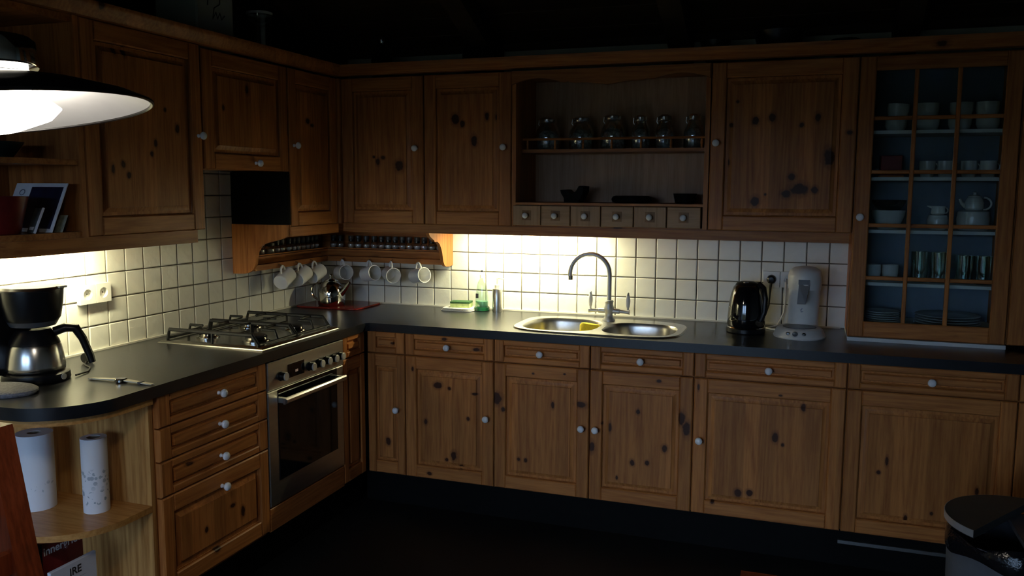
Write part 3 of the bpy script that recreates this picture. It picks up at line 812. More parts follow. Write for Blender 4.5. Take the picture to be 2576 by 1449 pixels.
# cornice
prof = [(0, 0), (.008, .002), (.012, .012), (.022, .020), (.030, .034), (.034, .040), (.034, .052), (-.03, .052), (-.03, 0)]
zc = 2.0995
L = []
for px_, py_, kx, ky in ((None, -2.20, 1, 0), (None, None, 1, 1), (4.1, None, 0, 1)):
    ring = []
    for o_, h_ in prof:
        x = (.338 + o_) if px_ is None else px_
        y = py_ if py_ is not None else -(.338 + o_)
        ring.append((x, y, zc + h_))
    L.append(ring)
one('cornice', MB().loops(L), PINE_X, 'pine cornice moulding along the tops of all wall cabinets', 'cornice', (.33, -.33, zc))
arcL = []
for a in [PI / 2 * k / 10 for k in range(11)]:
    arcL.append([(.13 + (.208 + o_) * math.cos(a), -2.2005 - (.208 + o_) * math.sin(a) * .8, zc + h_) for o_, h_ in prof])
one('cornice_end', MB().loops(arcL), PINE_Y, 'curved cornice piece above the rounded open shelves', 'cornice', (.33, -2.2, zc))

# ------------------------------------------------------------------ lamps
def tube_light(label, loc, length, axis, watt, tilt):
    """slim under-cabinet fitting: housing, glowing tube and its own light"""
    t = thing('under_cabinet_light', label, 'light', loc)
    x, y, z = loc
    h = length / 2
    hb = MB().box(x - h, x + h, y - .02, y + .02, z - .005, z + .004) if axis == 'x' else MB().box(x - .02, x + .02, y - h, y + h, z - .005, z + .004)
    part('housing', hb, WHITEPL, t)
    e = (h - .02)
    a, b_ = ((x - e, y, z - .014), (x + e, y, z - .014)) if axis == 'x' else ((x, y - e, z - .014), (x, y + e, z - .014))
    part('tube', MB().tube([a, b_], .008, 10), TUBEGLOW, t)
    ld = bpy.data.lights.new('tube_light', 'AREA'); ld.shape = 'RECTANGLE'
    ld.size, ld.size_y = (length - .04, .03) if axis == 'x' else (.03, length - .04)
    ld.energy = watt; ld.color = TUBE_COL; ld.spread = PI
    lo = link('tube_light', ld); lo.parent = t
    a_ = math.radians(tilt)                       # the fitting is angled towards the tiles
    if axis == 'x': lo.location = (0, .010, -.024); lo.rotation_euler = (a_, 0, 0)
    else: lo.location = (-.010, 0, -.024); lo.rotation_euler = (0, a_, 0)
tube_light('slim light fitting under the back wall cabinets above the sink', (1.28, -.165, 1.345), .66, 'x', TUBE_BACK_W, 18)
tube_light('slim light fitting under the left cabinets above the coffee maker', (.140, -1.98, 1.364), .54, 'y', TUBE_LEFT_W, 34)

# pendant lamp over the dining table
LX, LY, LZ = 1.431, -3.226, 1.651
t = thing('pendant_lamp', 'wide flat pendant lamp with black top and white inside, glowing', 'lamp', (LX, LY, LZ))
sh_o = [(.243, .0), (.242, .004), (.215, .018), (.15, .040), (.10, .052), (.085, .056)]
sh_i = [(.084, .052), (.10, .048), (.15, .036), (.215, .014), (.240, .0012)]
sh = part('shade', MB().lathe(sh_o, n=64, cap0=False, cap1=False), SHADEBLACK, t, 'black outer shade', local=True)
part('shade_lining', MB().lathe([(.243, 0)] + sh_i[::-1], n=64, cap0=False, cap1=False), SHADEWHITE, sh, 'white enamel lining', local=True)
part('collar', MB().lathe([(.084, .053), (.084, .057)], n=40, cap0=False, cap1=False), CHROME, t, local=True)
part('cap', MB().lathe([(.088, .066), (.090, .069), (.090, .104), (.084, .110), (.02, .118), (.012, .136)], n=40), CHROME, t, local=True)
for k in range(3):
    a = 2 * PI * k / 3 + .4
    R3 = .05
    part('cap_spacer', MB().tube([(R3 * math.cos(a), R3 * math.sin(a), .046), (R3 * math.cos(a), R3 * math.sin(a), .070)], .004, 6), CHROME, t, local=True)
part('socket', MB().lathe([(.02, .028), (.022, .11)], n=16), WHITEPL, t, local=True)
part('bulb', MB().lathe([(1e-4, -.030), (.05, -.026), (.095, -.012), (.110, .002), (.095, .016), (.04, .027), (.02, .028)], n=56), BULBGLOW, t, local=True)
part('slot_glow', MB().lathe([(.072, .030), (.074, .064)], n=32), BULBGLOW, t, local=True)  # added glowing cylinder, stands in for bulb light escaping through the slot
part('shade_rim', MB().tube([(.2425 * math.cos(2 * PI * k / 64), .2425 * math.sin(2 * PI * k / 64), .0005) for k in range(64)], .0032, 6, True), SHADEBLACK, sh, local=True)
part('cable', MB().tube([(0, 0, .14), (0, 0, 1.93)], .004, 8), BLACKPL, t, local=True)
Sx = Vector((side.x, side.y, 0)).normalized(); Fx = Vector((fwd.x, fwd.y, 0)).normalized()
t.rotation_euler = (Matrix.Rotation(math.radians(7.0), 3, -Fx) @ Matrix.Rotation(math.radians(-.3), 3, Sx)).to_euler()
ld = bpy.data.lights.new('pendant_light', 'AREA'); ld.shape = 'DISK'; ld.size = .16; ld.energy = PENDANT_W; ld.color = (1, .88, .70)
lo = link('pendant_light', ld); lo.parent = t; lo.location = (0, 0, -.034)

# ------------------------------------------------------------------ spice rack with jars and mugs
t = thing('spice_rack', 'pine corner spice rack with shaped ends and mug hooks', 'rack', (.1, -.1, 1.14))
endL = [(0.008, 1.365), (.318, 1.365), (.318, 1.312), (.295, 1.302), (.262, 1.292), (.213, 1.281), (.185, 1.272), (.165, 1.258), (.150, 1.235), (.143, 1.205), (.138, 1.175), (.121, 1.146), (.10, 1.134), (.075, 1.128), (.008, 1.126)]
part('end_panel', MB().prism(endL, lambda u, v, w: (u, -.790 + w, v), 0, .018), PINE_Z, t)
endR = [(-.008, 1.315), (-.312, 1.315), (-.300, 1.300), (-.270, 1.285), (-.248, 1.276), (-.243, 1.268), (-.205, 1.266), (-.180, 1.252), (-.160, 1.228), (-.148, 1.205), (-.135, 1.160), (-.118, 1.138), (-.095, 1.128), (-.06, 1.126), (-.008, 1.130)]
part('end_panel', MB().prism(endR, lambda u, v, w: (.806 + w, u, v), 0, .018), PINE_Z, t)
part('shelf_board', MB().box(.019, .805, -.120, -.019, 1.196, 1.2055), PINE_X, t)
part('shelf_board', MB().box(.019, .120, -.771, -.1205, 1.196, 1.2055), PINE_Y, t)
part('back_board', MB().box(.009, .805, -.018, -.009, 1.138, 1.352), PINE_X, t)
part('back_board', MB().box(.009, .018, -.771, -.0185, 1.138, 1.352), PINE_Y, t)
part('rail', MB().box(.114, .805, -.1215, -.113, 1.209, 1.2145), PINE_X, t)
part('rail', MB().box(.113, .1215, -.771, -.122, 1.209, 1.2145), PINE_Y, t)
part('hook_rail', MB().box(.092, .805, -.122, -.092, 1.139, 1.166), PINE_X, t)
part('hook_rail', MB().box(.092, .122, -.771, -.1225, 1.139, 1.166), PINE_Y, t)
MUGB = [.226, .388, .522, .681]; MUGL = [-.582, -.432, -.294]
HOOKM = plain('brass_hook', (.35, .28, .14), .35, .9, noise=.1)
for x in MUGB:
    part('hook', MB().tube([(x, -.1222, 1.158), (x, -.134, 1.156), (x, -.141, 1.148), (x, -.143, 1.156)], .0022, 6), HOOKM, t)
for y in MUGL:
    part('hook', MB().tube([(.1222, y, 1.158), (.134, y, 1.156), (.141, y, 1.148), (.143, y, 1.156)], .0022, 6), HOOKM, t)

def make_mug(label):
    """mug hanging from its handle; the hook point is the origin, the mouth points along +x"""
    t = thing('mug', label, 'mug', (0, 0, 0), 'white mugs hanging from the rack')
    h, r, dz = .098, .040, -.068
    part('cup', MB().lathe([(1e-4, -h / 2), (r - .004, -h / 2), (r - .001, -h / 2 + .004), (r, 0), (r + .001, h / 2), (r - .002, h / 2), (r - .004, 0), (r - .005, -h / 2 + .007), (1e-4, -h / 2 + .006)], (0, 0, dz), 28, 'x'), PORCELAIN, t, local=True)
    a = [PI * k / 10 for k in range(11)]
    part('handle', MB().tube([(.0225 * math.cos(q), 0, dz + r - .004 + .0325 * math.sin(q)) for q in a], .0052, 8), PORCELAIN, t, local=True)
    return t
mug0 = make_mug('white mug on the left-wall hooks, nearest the hob')
mugs = [(.142, MUGL[0], 90, -22, 8, None), (.142, MUGL[1], 90, -18, 4, 'white mug on the left-wall hooks, in the middle of the three'),
        (.142, MUGL[2], 90, -16, 2, 'white mug on the left-wall hooks, nearest the corner'),
        (MUGB[0], -.142, 0, -6, -38, 'white mug on the back-wall hooks, above the steel kettle'),
        (MUGB[1], -.142, 0, -10, -28, 'white mug on the back-wall hooks, second from the corner'),
        (MUGB[2], -.142, 0, 2, -46, 'white mug on the back-wall hooks, third from the corner'),
        (MUGB[3], -.142, 0, -9, -30, 'white mug on the back-wall hooks, nearest the sink')]
for i, (x, y, rz, ry, dz, lab) in enumerate(mugs):
    o = mug0 if i == 0 else copy_tree(mug0)
    if lab: o['label'] = lab
    o.location = (x, y, 1.1475)
    o.rotation_euler = (0, math.radians(ry), math.radians(rz + dz))

ORD = ['first', 'second', 'third', 'fourth', 'fifth', 'sixth', 'seventh', 'eighth', 'ninth', 'tenth', 'eleventh', 'twelfth', 'thirteenth', 'fourteenth', 'fifteenth', 'sixteenth']
LIDM = plain('grey_jar_lid', (.055, .058, .055), .35, noise=.1)
NECKM = plain('black_jar_neck', (.006, .006, .006), .3, noise=.1)
SPICEC = [plain('spice_%d' % k, c_, .9, noise=.3, scale=200) for k, c_ in enumerate([(.62, .61, .58), (.52, .55, .52), (.62, .57, .52), (.68, .70, .70)])]
def make_spice(label):
    t = thing('spice_jar', label, 'jar', (0, 0, 0), 'globe spice jars on the rack')
    part('glass_body', MB().lathe([(.012, .0), (.0180, .006), (.0205, .019), (.0185, .032), (.0128, .040)], n=16), SPICEGLASS, t, local=True, smooth=60)
    part('spice', MB().lathe([(.009, .002), (.0155, .008), (.0172, .018), (.0160, .025), (1e-4, .026)], n=12), SPICEC[0], t, local=True)
    part('neck_band', MB().lathe([(.0125, .040), (.0150, .042), (.0150, .052)], n=16), NECKM, t, local=True)
    part('lid', MB().lathe([(.0150, .0522), (.0158, .054), (.0158, .068), (.0145, .072), (1e-4, .0725)], n=16), LIDM, t, local=True)
    return t
sp0 = make_spice('x')
xs_ = [.126, .169, .237, .282, .331, .380, .425, .467, .508, .551, .592, .639, .681, .725, .770]
ys_ = [-.145, -.187, -.228, -.273, -.318, -.360, -.402, -.463, -.508]
pos = [(x, -.062, 'globe spice jar with dark lid on the back rack, %s from the corner' % ORD[i]) for i, x in enumerate(xs_)]
pos += [(.062, y, 'globe spice jar with dark lid on the left rack, %s from the corner' % ORD[i]) for i, y in enumerate(ys_)]
for i, (x, y, lab) in enumerate(pos):
    o = sp0 if i == 0 else copy_tree(sp0)
    o['label'] = lab; o.location = (x, y, 1.2060); o.rotation_euler.z = random.uniform(0, 6)
    for ch in o.children:
        if ch.name.startswith('spice') and i:
            ch.data = ch.data.copy(); ch.data.materials[0] = SPICEC[i % 4]
t = thing('storage_jar', 'squat dark spice jar near the left end of the rack', 'jar', (.062, -.565, 1.2060))
part('glass_body', MB().lathe([(.024, 0), (.026, .004), (.026, .036), (.022, .042)], n=20), SPICEGLASS, t, local=True)
part('contents', MB().lathe([(.022, .002), (.0235, .005), (.0235, .026), (1e-4, .027)], n=16), SPICEC[2], t, local=True)
part('lid', MB().lathe([(.025, .042), (.026, .045), (.026, .056), (1e-4, .058)], n=20), LIDM, t, local=True)
o = copy_tree(sp0); o['label'] = 'globe spice jar at the hob end of the left rack, beside the squat jar'; o.location = (.062, -.640, 1.2060)

# ------------------------------------------------------------------ on the worktop
one('serving_board', MB().loops([[(cx + (x - cx) * k_, cy + (y - cy) * k_, z) for x, y in superellipse(.216, -.170, .19, .148, 9, 40)] for cx, cy in [(.216, -.170)] for k_, z in ((.985, .9003), (1, .903), (1, .908), (.99, .910))]), RED, 'glossy red board in the corner under the steel kettle', 'board', (.216, -.170, .9))
kx, ky, kz = .206, -.228, .9103
t = thing('kettle', 'polished steel dome kettle with loop handle on the red board', 'kettle', (kx, ky, kz), rz=math.radians(-4))
part('kettle_body', MB().lathe([(.066, 0), (.071, .004), (.073, .03), (.074, .06), (.071, .085), (.062, .108), (.047, .124), (.036, .130)], n=36), CHROME, t, local=True, smooth=60)
part('kettle_lid', MB().lathe([(.037, .130), (.037, .133), (.028, .139), (.010, .144), (.005, .150)], n=28), CHROME, t, local=True)
part('lid_ball', MB().sphere((0, 0, .159), .0105), CHROME, t, local=True)
part('spout', MB().tube([(.062, 0, .068), (.088, 0, .092), (.118, 0, .128)], [.020, .013, .007], 14), CHROME, t, local=True)
part('handle', MB().tube([(-.060, 0, .108)] + [(-.092 - .036 * math.sin(a), 0, .072 + .042 * math.cos(a)) for a in [PI * k / 10 for k in range(11)]] + [(-.071, 0, .030)], .0055, 8), CHROME, t, local=True)

t = thing('dishcloth', 'folded white dishcloth on the worktop under the sponge', 'cloth', (.895, -.085, .9003))
for k in range(3):
    w = .088 - .003 * k
    part('cloth_fold', MB().loops([[(x + .004 * math.sin(9 * y), y, .0 + .0055 * k + h) for x, y in superellipse(.002 * k, 0, w * s_, .062 * s_, 7, 28)] for s_, h in ((.97, 0.0004), (1, .0025), (.985, .005))]), CLOTH, t, local=True)
t = thing('sponge', 'green scouring sponge lying on the folded dishcloth', 'sponge', (.905, -.085, .9173), rz=.12)
part('foam', MB().box(-.052, .052, -.034, .034, 0, .022), LIGHTSP, t, local=True)
part('scouring_pad', MB().box(-.0525, .0525, -.0345, .0345, .0221, .031), GREENSP, t, local=True)
t = thing('washing_up_bottle', 'clear washing-up bottle with green liquid left of the soap dispenser', 'bottle', (1.012, -.062, .9003))
part('bottle', MB().lathe([(.034, .012), (.036, .02), (.036, .06), (.031, .10), (.026, .135), (.022, .150), (.012, .165), (.010, .172)], n=24, sy=.7), thin_glass('bottle_plastic', (.80, .90, .84), .12, .15), t, local=True)
part('liquid', MB().lathe([(.031, .014), (.0335, .02), (.0335, .050), (1e-4, .051)], n=24, sy=.68), GREENLIQ, t, local=True)
part('foot_cup', MB().lathe([(.038, 0), (.041, .003), (.041, .018), (.038, .019), (.0375, .004), (1e-4, .004)], n=28), GREENCUP, t, local=True)
part('cap', MB().lathe([(.0105, .172), (.0105, .190), (.006, .194), (.005, .203), (1e-4, .204)], n=16), WHITEPL, t, local=True)
part('cap_tip', MB().lathe([(.0055, .2045), (.0055, .212), (1e-4, .2125)], n=12), BLACKPL, t, local=True)
part('label_print', MB().box(-.024, -.009, -.0275, -.0265, .068, .092), INK, t, local=True)
t = thing('soap_dispenser', 'brushed steel soap dispenser with thin pump beside the tap', 'dispenser', (1.104, -.075, .9003))
part('can', MB().lathe([(.0255, 0), (.026, .003), (.026, .118), (.025, .120), (1e-4, .1205)], n=28), STEEL, t, local=True)
part('collar', MB().lathe([(.015, .1205), (.015, .140), (.012, .143), (1e-4, .1432)], n=20), SATIN, t, local=True)
part('pump', MB().tube([(0, 0, .142), (0, 0, .175), (.006, 0, .177), (.042, -.006, .172)], [.005, .005, .0045, .0025], 8), SATIN, t, local=True)

# electric kettle
t = thing('electric_kettle', 'glossy black electric kettle beside the white coffee machine', 'kettle', (2.372, -.262, .9003), rz=math.radians(-52))
KP = [(.080, .030), (.083, .036), (.083, .07), (.079, .12), (.071, .17), (.060, .205), (.052, .215)]
part('power_base', MB().lathe([(.082, 0), (.086, .004), (.086, .020), (.078, .028), (1e-4, .0285)], n=36), BLACKPL, t, local=True)
part('base_ring', MB().lathe([(.0845, .0205), (.080, .0270)], n=36, cap0=False, cap1=False), CHROME, t, local=True)
part('kettle_body', MB().lathe(KP, n=40), plain('gloss_black', (.005, .005, .006), .07, coat=.6), t, local=True, smooth=60)
part('lid', MB().lathe([(.052, .2155), (.046, .224), (.03, .230), (1e-4, .232)], n=32), BLACKPL, t, local=True)
part('lid_button', MB().lathe([(.012, .0), (.011, .004), (1e-4, .005)], (.022, -.022, .2265), 16), GREYPL, t, local=True)
part('handle', MB().tube([(.046, .030, .222), (.075, .035, .205), (.090, .035, .16), (.092, .03, .10), (.082, .02, .060)], [.012, .012, .011, .011, .010], 10), BLACKPL, t, local=True)
part('spout', MB().loops([[(-.040, -.018, .190), (-.040, .018, .190), (-.046, .012, .214), (-.046, -.012, .214)], [(-.0655, -.006, .196), (-.0655, .006, .196), (-.064, .007, .216), (-.064, -.007, .216)]]), BLACKPL, t, local=True)
part('water_gauge', MB().tube([(-.0815, -.014, .05), (-.0775, -.0135, .11), (-.068, -.012, .17)], .004, 6), plain('gauge_grey', (.30, .31, .28), .25), t, local=True)

# coffee pod machine
px0, py0 = 2.602, -.300
t = thing('coffee_machine', 'white coffee pod machine with round drip tray and three buttons', 'coffee machine', (px0, py0, .9003))
def oval(cx, cy, a, b_, z, n=40): return [(cx + a * math.cos(2 * PI * k / n), cy + b_ * math.sin(2 * PI * k / n), z) for k in range(n)]
bs = part('base', MB().loops([oval(0, 0, .108, .112, 0), oval(0, 0, .110, .114, .006), oval(0, .004, .098, .100, .034), oval(0, .01, .085, .085, .044)]), WHITEPL, t, local=True)
part('drip_tray', MB().loops([oval(0, -.012, .070, .062, .0442), oval(0, -.012, .070, .062, .047), oval(0, -.012, .064, .056, .0465)]), GREYPL, t, local=True)
for k, (bx, r_) in enumerate(((-.045, .008), (-.016, .012), (.020, .008))):
    bb = MB().lathe([(r_, 0), (r_, .004), (r_ * .7, .006), (1e-4, .006)], n=16, axis='-y')
    bb.v = [(p_[0] + bx, p_[1] - .104 + abs(bx) * .10, p_[2] * .9 + .026) for p_ in bb.v]
    part('button', bb, CHROME if k != 1 else GREYPL, t, local=True)
part('column', MB().loops([oval(.012, .098, .066, .05, .03), oval(.012, .098, .066, .05, .10), oval(.014, .094, .067, .055, .20), oval(.014, .086, .070, .068, .255)]), WHITEPL, t, local=True)
part('head', MB().loops([oval(.014, .058, .068, .072, .205), oval(.014, .055, .071, .078, .225), oval(.014, .055, .072, .080, .262), oval(.014, .057, .066, .073, .286), oval(.014, .060, .047, .052, .300), oval(.014, .062, .02, .02, .3055)]), WHITEPL, t, local=True, smooth=60)
part('head_slot', MB().box(-.012, .034, -.030, -.020, .232, .252), GREYPL, t, local=True)
part('lever', MB().loops([[(-.010, -.024, .232), (.036, -.020, .232), (.036, -.010, .218), (-.010, -.012, .218)], [(-.014, -.040, .15), (.020, -.040, .15), (.020, -.028, .146), (-.014, -.028, .146)]]), plain('lever_grey', (.16, .15, .15), .4), t, local=True)
part('maker_mark', MB().tube([(.008, .0475, .118), (.002, .0470, .112), (.004, .0468, .102), (.012, .0470, .104)], .0018, 6), plain('mark_grey', (.20, .24, .36), .5), t, local=True)

def socket(label, F, u0, z0, name='wall_socket'):
    loc = F(u0 + .075, z0, 0)
    t = thing(name, label, 'socket', loc)
    for k in range(2):
        a = u0 + k * .077
        sq = [(a + .037 + .037 * (1 if i_ in (0, 3) else -1), z0 + .037 + .037 * (1 if i_ < 2 else -1)) for i_ in range(4)]
        ci = [(a + .037 + .0205 * math.cos(2 * PI * k_ / 28), z0 + .037 + .0205 * math.sin(2 * PI * k_ / 28)) for k_ in range(28)]
        pm = MB()
        tr = tessellate_polygon([[Vector((p_[0], p_[1], 0)) for p_ in sq], [Vector((p_[0], p_[1], 0)) for p_ in ci]])
        pm.add([F(p_[0], p_[1], .026) for p_ in sq + ci], tr)
        pm.loops([[F(p_[0], p_[1], .026) for p_ in sq], [F(p_[0], p_[1], .0072) for p_ in sq]], cap0=False, cap1=False)
        fr = part('socket_plate', pm, WHITEPL, t, smooth=20)
        part('socket_well', MB().loops([[F(p_[0], p_[1], w_) for p_ in ci] for w_ in (.026, .010)], cap0=False), WHITEPL, fr)
        ax = 'x' if F(0, 0, 1)[0] > .5 else '-y'
        for s in (-1, 1):
            part('contact_hole', MB().lathe([(.0028, 0), (.0024, .0006)], F(a + .037 + s * .0095, z0 + .037, .0102), 8, ax), BLACKMATT, fr)
    return t
socket('white double socket behind the electric kettle, one black plug in it', FB(0), 2.428, 1.083)
socket('white double socket on the left tiles by the coffee maker, empty', FL(0), -1.722, 1.092)
t = thing('plug', 'black plug and flex of the electric kettle in the wall socket', 'plug', (2.465, -.027, 1.12))
part('plug_body', MB().lathe([(.021, .0265), (.022, .032), (.019, .048), (.012, .054), (1e-4, .055)], (2.465, 0, 1.120), 24, '-y'), BLACKPL, t)
part('flex', MB().tube([(2.465, -.045, 1.110), (2.463, -.050, 1.085), (2.461, -.048, 1.05), (2.458, -.045, 1.00), (2.445, -.060, .955), (2.425, -.10, .925), (2.405, -.150, .906)], [.007, .006, .0045, .0045, .0045, .0045, .0045], 8), BLACKPL, t)
m = MB().tube([(2.530, -.030, 1.125), (2.530, -.046, 1.11), (2.532, -.046, 1.03), (2.528, -.048, .97), (2.515, -.06, .935), (2.50, -.09, .912), (2.47, -.12, .9045), (2.455, -.14, .904), (2.48, -.165, .904), (2.53, -.175, .904), (2.56, -.18, .905)], .0042, 8)
one('power_cord', m, WHITEPL, 'white power cord of the coffee machine hanging from the socket', 'cord', (2.55, -.05, .9))

# filter coffee maker on the left
mx, my = .208, -2.095
t = thing('coffee_maker', 'black filter coffee maker with steel thermal jug on the left worktop', 'coffee maker', (mx, my, .9003))
part('base', MB().loops([oval(0, 0, .105, .098, 0), oval(0, 0, .108, .101, .006), oval(0, 0, .106, .099, .026), oval(0, 0, .096, .09, .031)]), BLACKPL, t, local=True)
part('switch', MB().lathe([(.010, 0), (.010, .003), (1e-4, .0035)], (.1065, .012, .016), 14, 'x'), plain('switch_grey', (.40, .38, .33), .4), t, local=True)
part('tower', MB().box(-.100, -.045, -.10, .03, .028, .30), BLACKPL, t, local=True)
jg = part('jug', MB().lathe([(.084, .032), (.0905, .036), (.0910, .050), (.0865, .085), (.0805, .115), (.0775, .122)], n=48), plain('jug_steel', (.55, .54, .52), .24, 1.0, noise=.05, scale=50, stretch=(1, 1, .05)), t, local=True, smooth=60)
part('jug_collar', MB().lathe([(.0780, .1225), (.075, .132), (.062, .155), (.054, .168), (.050, .172)], n=36), BLACKPL, jg, local=True)
part('jug_handle', MB().tube([(.045, .040, .158), (.068, .064, .170), (.090, .086, .166), (.104, .100, .13), (.118, .114, .07), (.122, .118, .045)], [.015, .016, .016, .0135, .0125, .012], 12), BLACKPL, jg, local=True)
part('filter_basket', MB().lathe([(.055, .180), (.066, .184), (.084, .21), (.093, .26), (.096, .296), (.096, .300)], n=40, cap0=True), BLACKPL, t, local=True, smooth=60)
part('basket_band', MB().lathe([(.068, .1835), (.0735, .1925), (.0775, .2005)], n=40, cap0=False, cap1=False), plain('smoky_grey', (.07, .075, .085), .3), t, local=True)
part('lid', MB().lathe([(.097, .3005), (.097, .306), (.090, .314), (.06, .319), (1e-4, .321)], n=40), BLACKPL, t, local=True)
part('lid_lip', MB().box(.060, .098, .025, .055, .3085, .315), plain('clear_lip', (.55, .54, .48), .3), t, local=True)
m = MB().tube([(.300, -2.02, .906), (.285, -1.955, .904), (.24, -1.90, .904), (.19, -1.875, .905), (.16, -1.84, .908)], .0032, 8)
m2 = MB().lathe([(.018, 0), (.019, .004), (.017, .030), (.008, .036)], (.150, -1.838, .919), 18, 'y')
t = thing('appliance_cord', 'unplugged black mains cord lying behind the coffee jug', 'cord', (.24, -1.9, .9))
part('flex', m, BLACKPL, t)
part('plug_body', m2, BLACKPL, t)
t = thing('pot_holder', 'grey woven round pot holder at the worktop edge before the coffee maker', 'pot holder', (.252, -2.285, .9003))
part('pad', MB().loops([oval(0, 0, .125, .081, .0), oval(0, 0, .130, .085, .006), oval(0, 0, .130, .085, .013), oval(0, 0, .122, .078, .018)]), GREYFELT, t, local=True)
t.rotation_euler.z = .3
# wrist watch
t = thing('wrist_watch', 'wrist watch with pale strap laid flat on the worktop', 'watch', (.503, -2.030, .9003), rz=math.radians(1))
STRAP = plain('cream_strap', (.70, .66, .52), .6, noise=.06)
part('strap', MB().loops([[(-.130, -.008, .002), (-.130, .008, .002), (-.130, .008, .005), (-.130, -.008, .005)], [(-.02, -.010, .006), (-.02, .010, .006), (-.02, .010, .010), (-.02, -.010, .010)]]), STRAP, t, local=True)
part('strap', MB().loops([[(.02, -.010, .006), (.02, .010, .006), (.02, .010, .010), (.02, -.010, .010)], [(.128, -.008, .001), (.128, .008, .001), (.128, .008, .004), (.128, -.008, .004)]]), STRAP, t, local=True)
part('strap_loop', MB().box(.076, .086, -.011, .011, .0005, .0085), GREYPL, t, local=True)
part('case', MB().lathe([(.017, .001), (.0195, .003), (.0195, .010), (.017, .0125), (1e-4, .013)], n=28), CHROME, t, local=True)
part('dial', MB().lathe([(.0155, .0131), (.0155, .0133), (1e-4, .0134)], n=24), plain('dial_grey', (.25, .27, .33), .2), t, local=True)
part('crown', MB().tube([(0, .0195, .0065), (0, .0235, .0065)], .0022, 8), CHROME, t, local=True)

# ------------------------------------------------------------------ open jar shelf contents
CRUMPLE = plain('crumpled_foil_wrappers', (.50, .55, .60), .35, .3, noise=.6, scale=70, bump=1.0, bscale=90)
def jar(label, x, y, z, r, h, fill=True):
    t = thing('glass_jar', label, 'jar', (x, y, z), 'glass jars on the open shelf')
    part('jar_body', MB().lathe([(r * .85, 0), (r, .006), (r * 1.0, h * .45), (r * .92, h * .6), (r * .62, h * .78), (r * .60, h * .82)], n=32), JARGLASS, t, local=True, smooth=60)
    part('jar_lid', MB().lathe([(r * .66, h * .83), (r * .70, h * .86), (r * .70, h * .95), (r * .5, h), (1e-4, h * 1.01)], n=28), JARGLASS, t, local=True)
    part('clip', MB().tube([(-r * .64, 0, h * .72), (-r * .80, 0, h * .80), (-r * .74, 0, h * .93)], .0022, 6), STEEL, t, local=True)
    if fill:
        m = MB()
        rng = random.Random(int(x * 1000))
        L_ = []
        for q, (rr, hh) in enumerate(((.70, .02), (.86, .08), (.88, .22), (.84, .36), (.70, .50), (.38, .58), (.02, .60))):
            L_.append([(r * rr * (1 + rng.uniform(-.10, .06)) * math.cos(2 * PI * k_ / 18), r * rr * (1 + rng.uniform(-.10, .06)) * math.sin(2 * PI * k_ / 18), h * (hh + rng.uniform(-.02, .02) * (q > 0))) for k_ in range(18)])
        m.loops(L_)
        part('contents', m, CRUMPLE, t, local=True, smooth=0)
    return t
names_j = ['round glass jar at the left end of the open shelf', 'round glass jar second from the left on the open shelf', 'round glass jar with bluish contents in the middle of the shelf',
           'straight glass jar fourth from the left on the open shelf', 'straight glass jar fifth from the left on the open shelf', 'straight glass jar at the right end of the open shelf']
for i, x in enumerate((1.390, 1.560, 1.717, 1.850, 1.962, 2.098)):
    jar(names_j[i], x, -.135, 1.7283, .062 if i < 3 else .047, .158 if i != 2 else .166, True)
DARKW = plain('dark_carved_wood', (.003, .003, .003), .7, noise=.3, scale=40, spec=.12)
m = MB()
poly = [(-.045, 0), (.030, 0), (.047, .022), (.060, .050), (.062, .078), (.036, .080), (.022, .058), (.002, .042), (-.022, .052), (-.034, .062), (-.064, .060), (-.060, .044), (-.046, .022)]
one('dark_bowl', MB().loops([[(u * s_, w, v * (s_ * .2 + .8)) for u, v in poly] for w, s_ in ((-.05, .86), (-.035, 1), (.035, 1), (.05, .86))]), DARKW, 'dark angular V-shaped bowl on the open shelf deck', 'bowl', (0, 0, 0)).location = (1.548, -.20, 1.4743)
one('dark_dish', MB().lathe([(.078, 0), (.092, .006), (.096, .018), (.090, .030), (.080, .034), (.060, .026), (1e-4, .024)], n=36, sy=.75), DARKW, 'flat dark oval dish in the middle of the shelf deck', 'dish', (0, 0, 0)).location = (1.825, -.20, 1.4743)
one('dark_bowl', MB().lathe([(.040, 0), (.046, .005), (.053, .040), (.054, .046), (.049, .046), (.042, .010), (1e-4, .008)], n=32), DARKW, 'small dark round bowl at the right of the shelf deck', 'bowl', (0, 0, 0)).location = (2.075, -.20, 1.4743)

# ------------------------------------------------------------------ crockery in the glass cabinet
CROCK = plain('white_crockery', (.58, .60, .58), .2, noise=.03)
def cup_mesh(r, h, name):
    me = MB().lathe([(r * .7, 0), (r * .82, .003), (r, h * .5), (r * 1.02, h), (r * .96, h), (r * .92, h * .5), (r * .7, .008), (1e-4, .007)], n=24).mesh(name, smooth=50)
    me.materials.append(CROCK); return me
def put(name, me, label, cat, loc, group):
    o = link(name, me); o.location = loc; return tag(o, label, cat, group)
Zs = [z + .0005 for z in SHZ]
CB = cup_mesh(.044, .050, 'stacked_cup')
where = ['far left', 'left of centre', 'right of centre', 'far right']
for i, x in enumerate((2.952, 3.076, 3.196, 3.300)):
    put('stacked_cup', CB, 'white cup at the bottom of the %s stack on the top cabinet shelf' % where[i], 'cup', (x, -.19, Zs[4]), 'stacked white cups on the top shelf')
    o = put('stacked_cup', CB, 'white cup on top of the %s stack on the top cabinet shelf' % where[i], 'cup', (x + .004 * (-1) ** i, -.188, Zs[4] + .0505), 'stacked white cups on the top shelf')
    o.scale.z = 1.28
    if i == 0: o.rotation_euler.y = .06
CC = cup_mesh(.031, .068, 'small_cup')
wh2 = ['leftmost', 'second', 'third', 'rightmost']
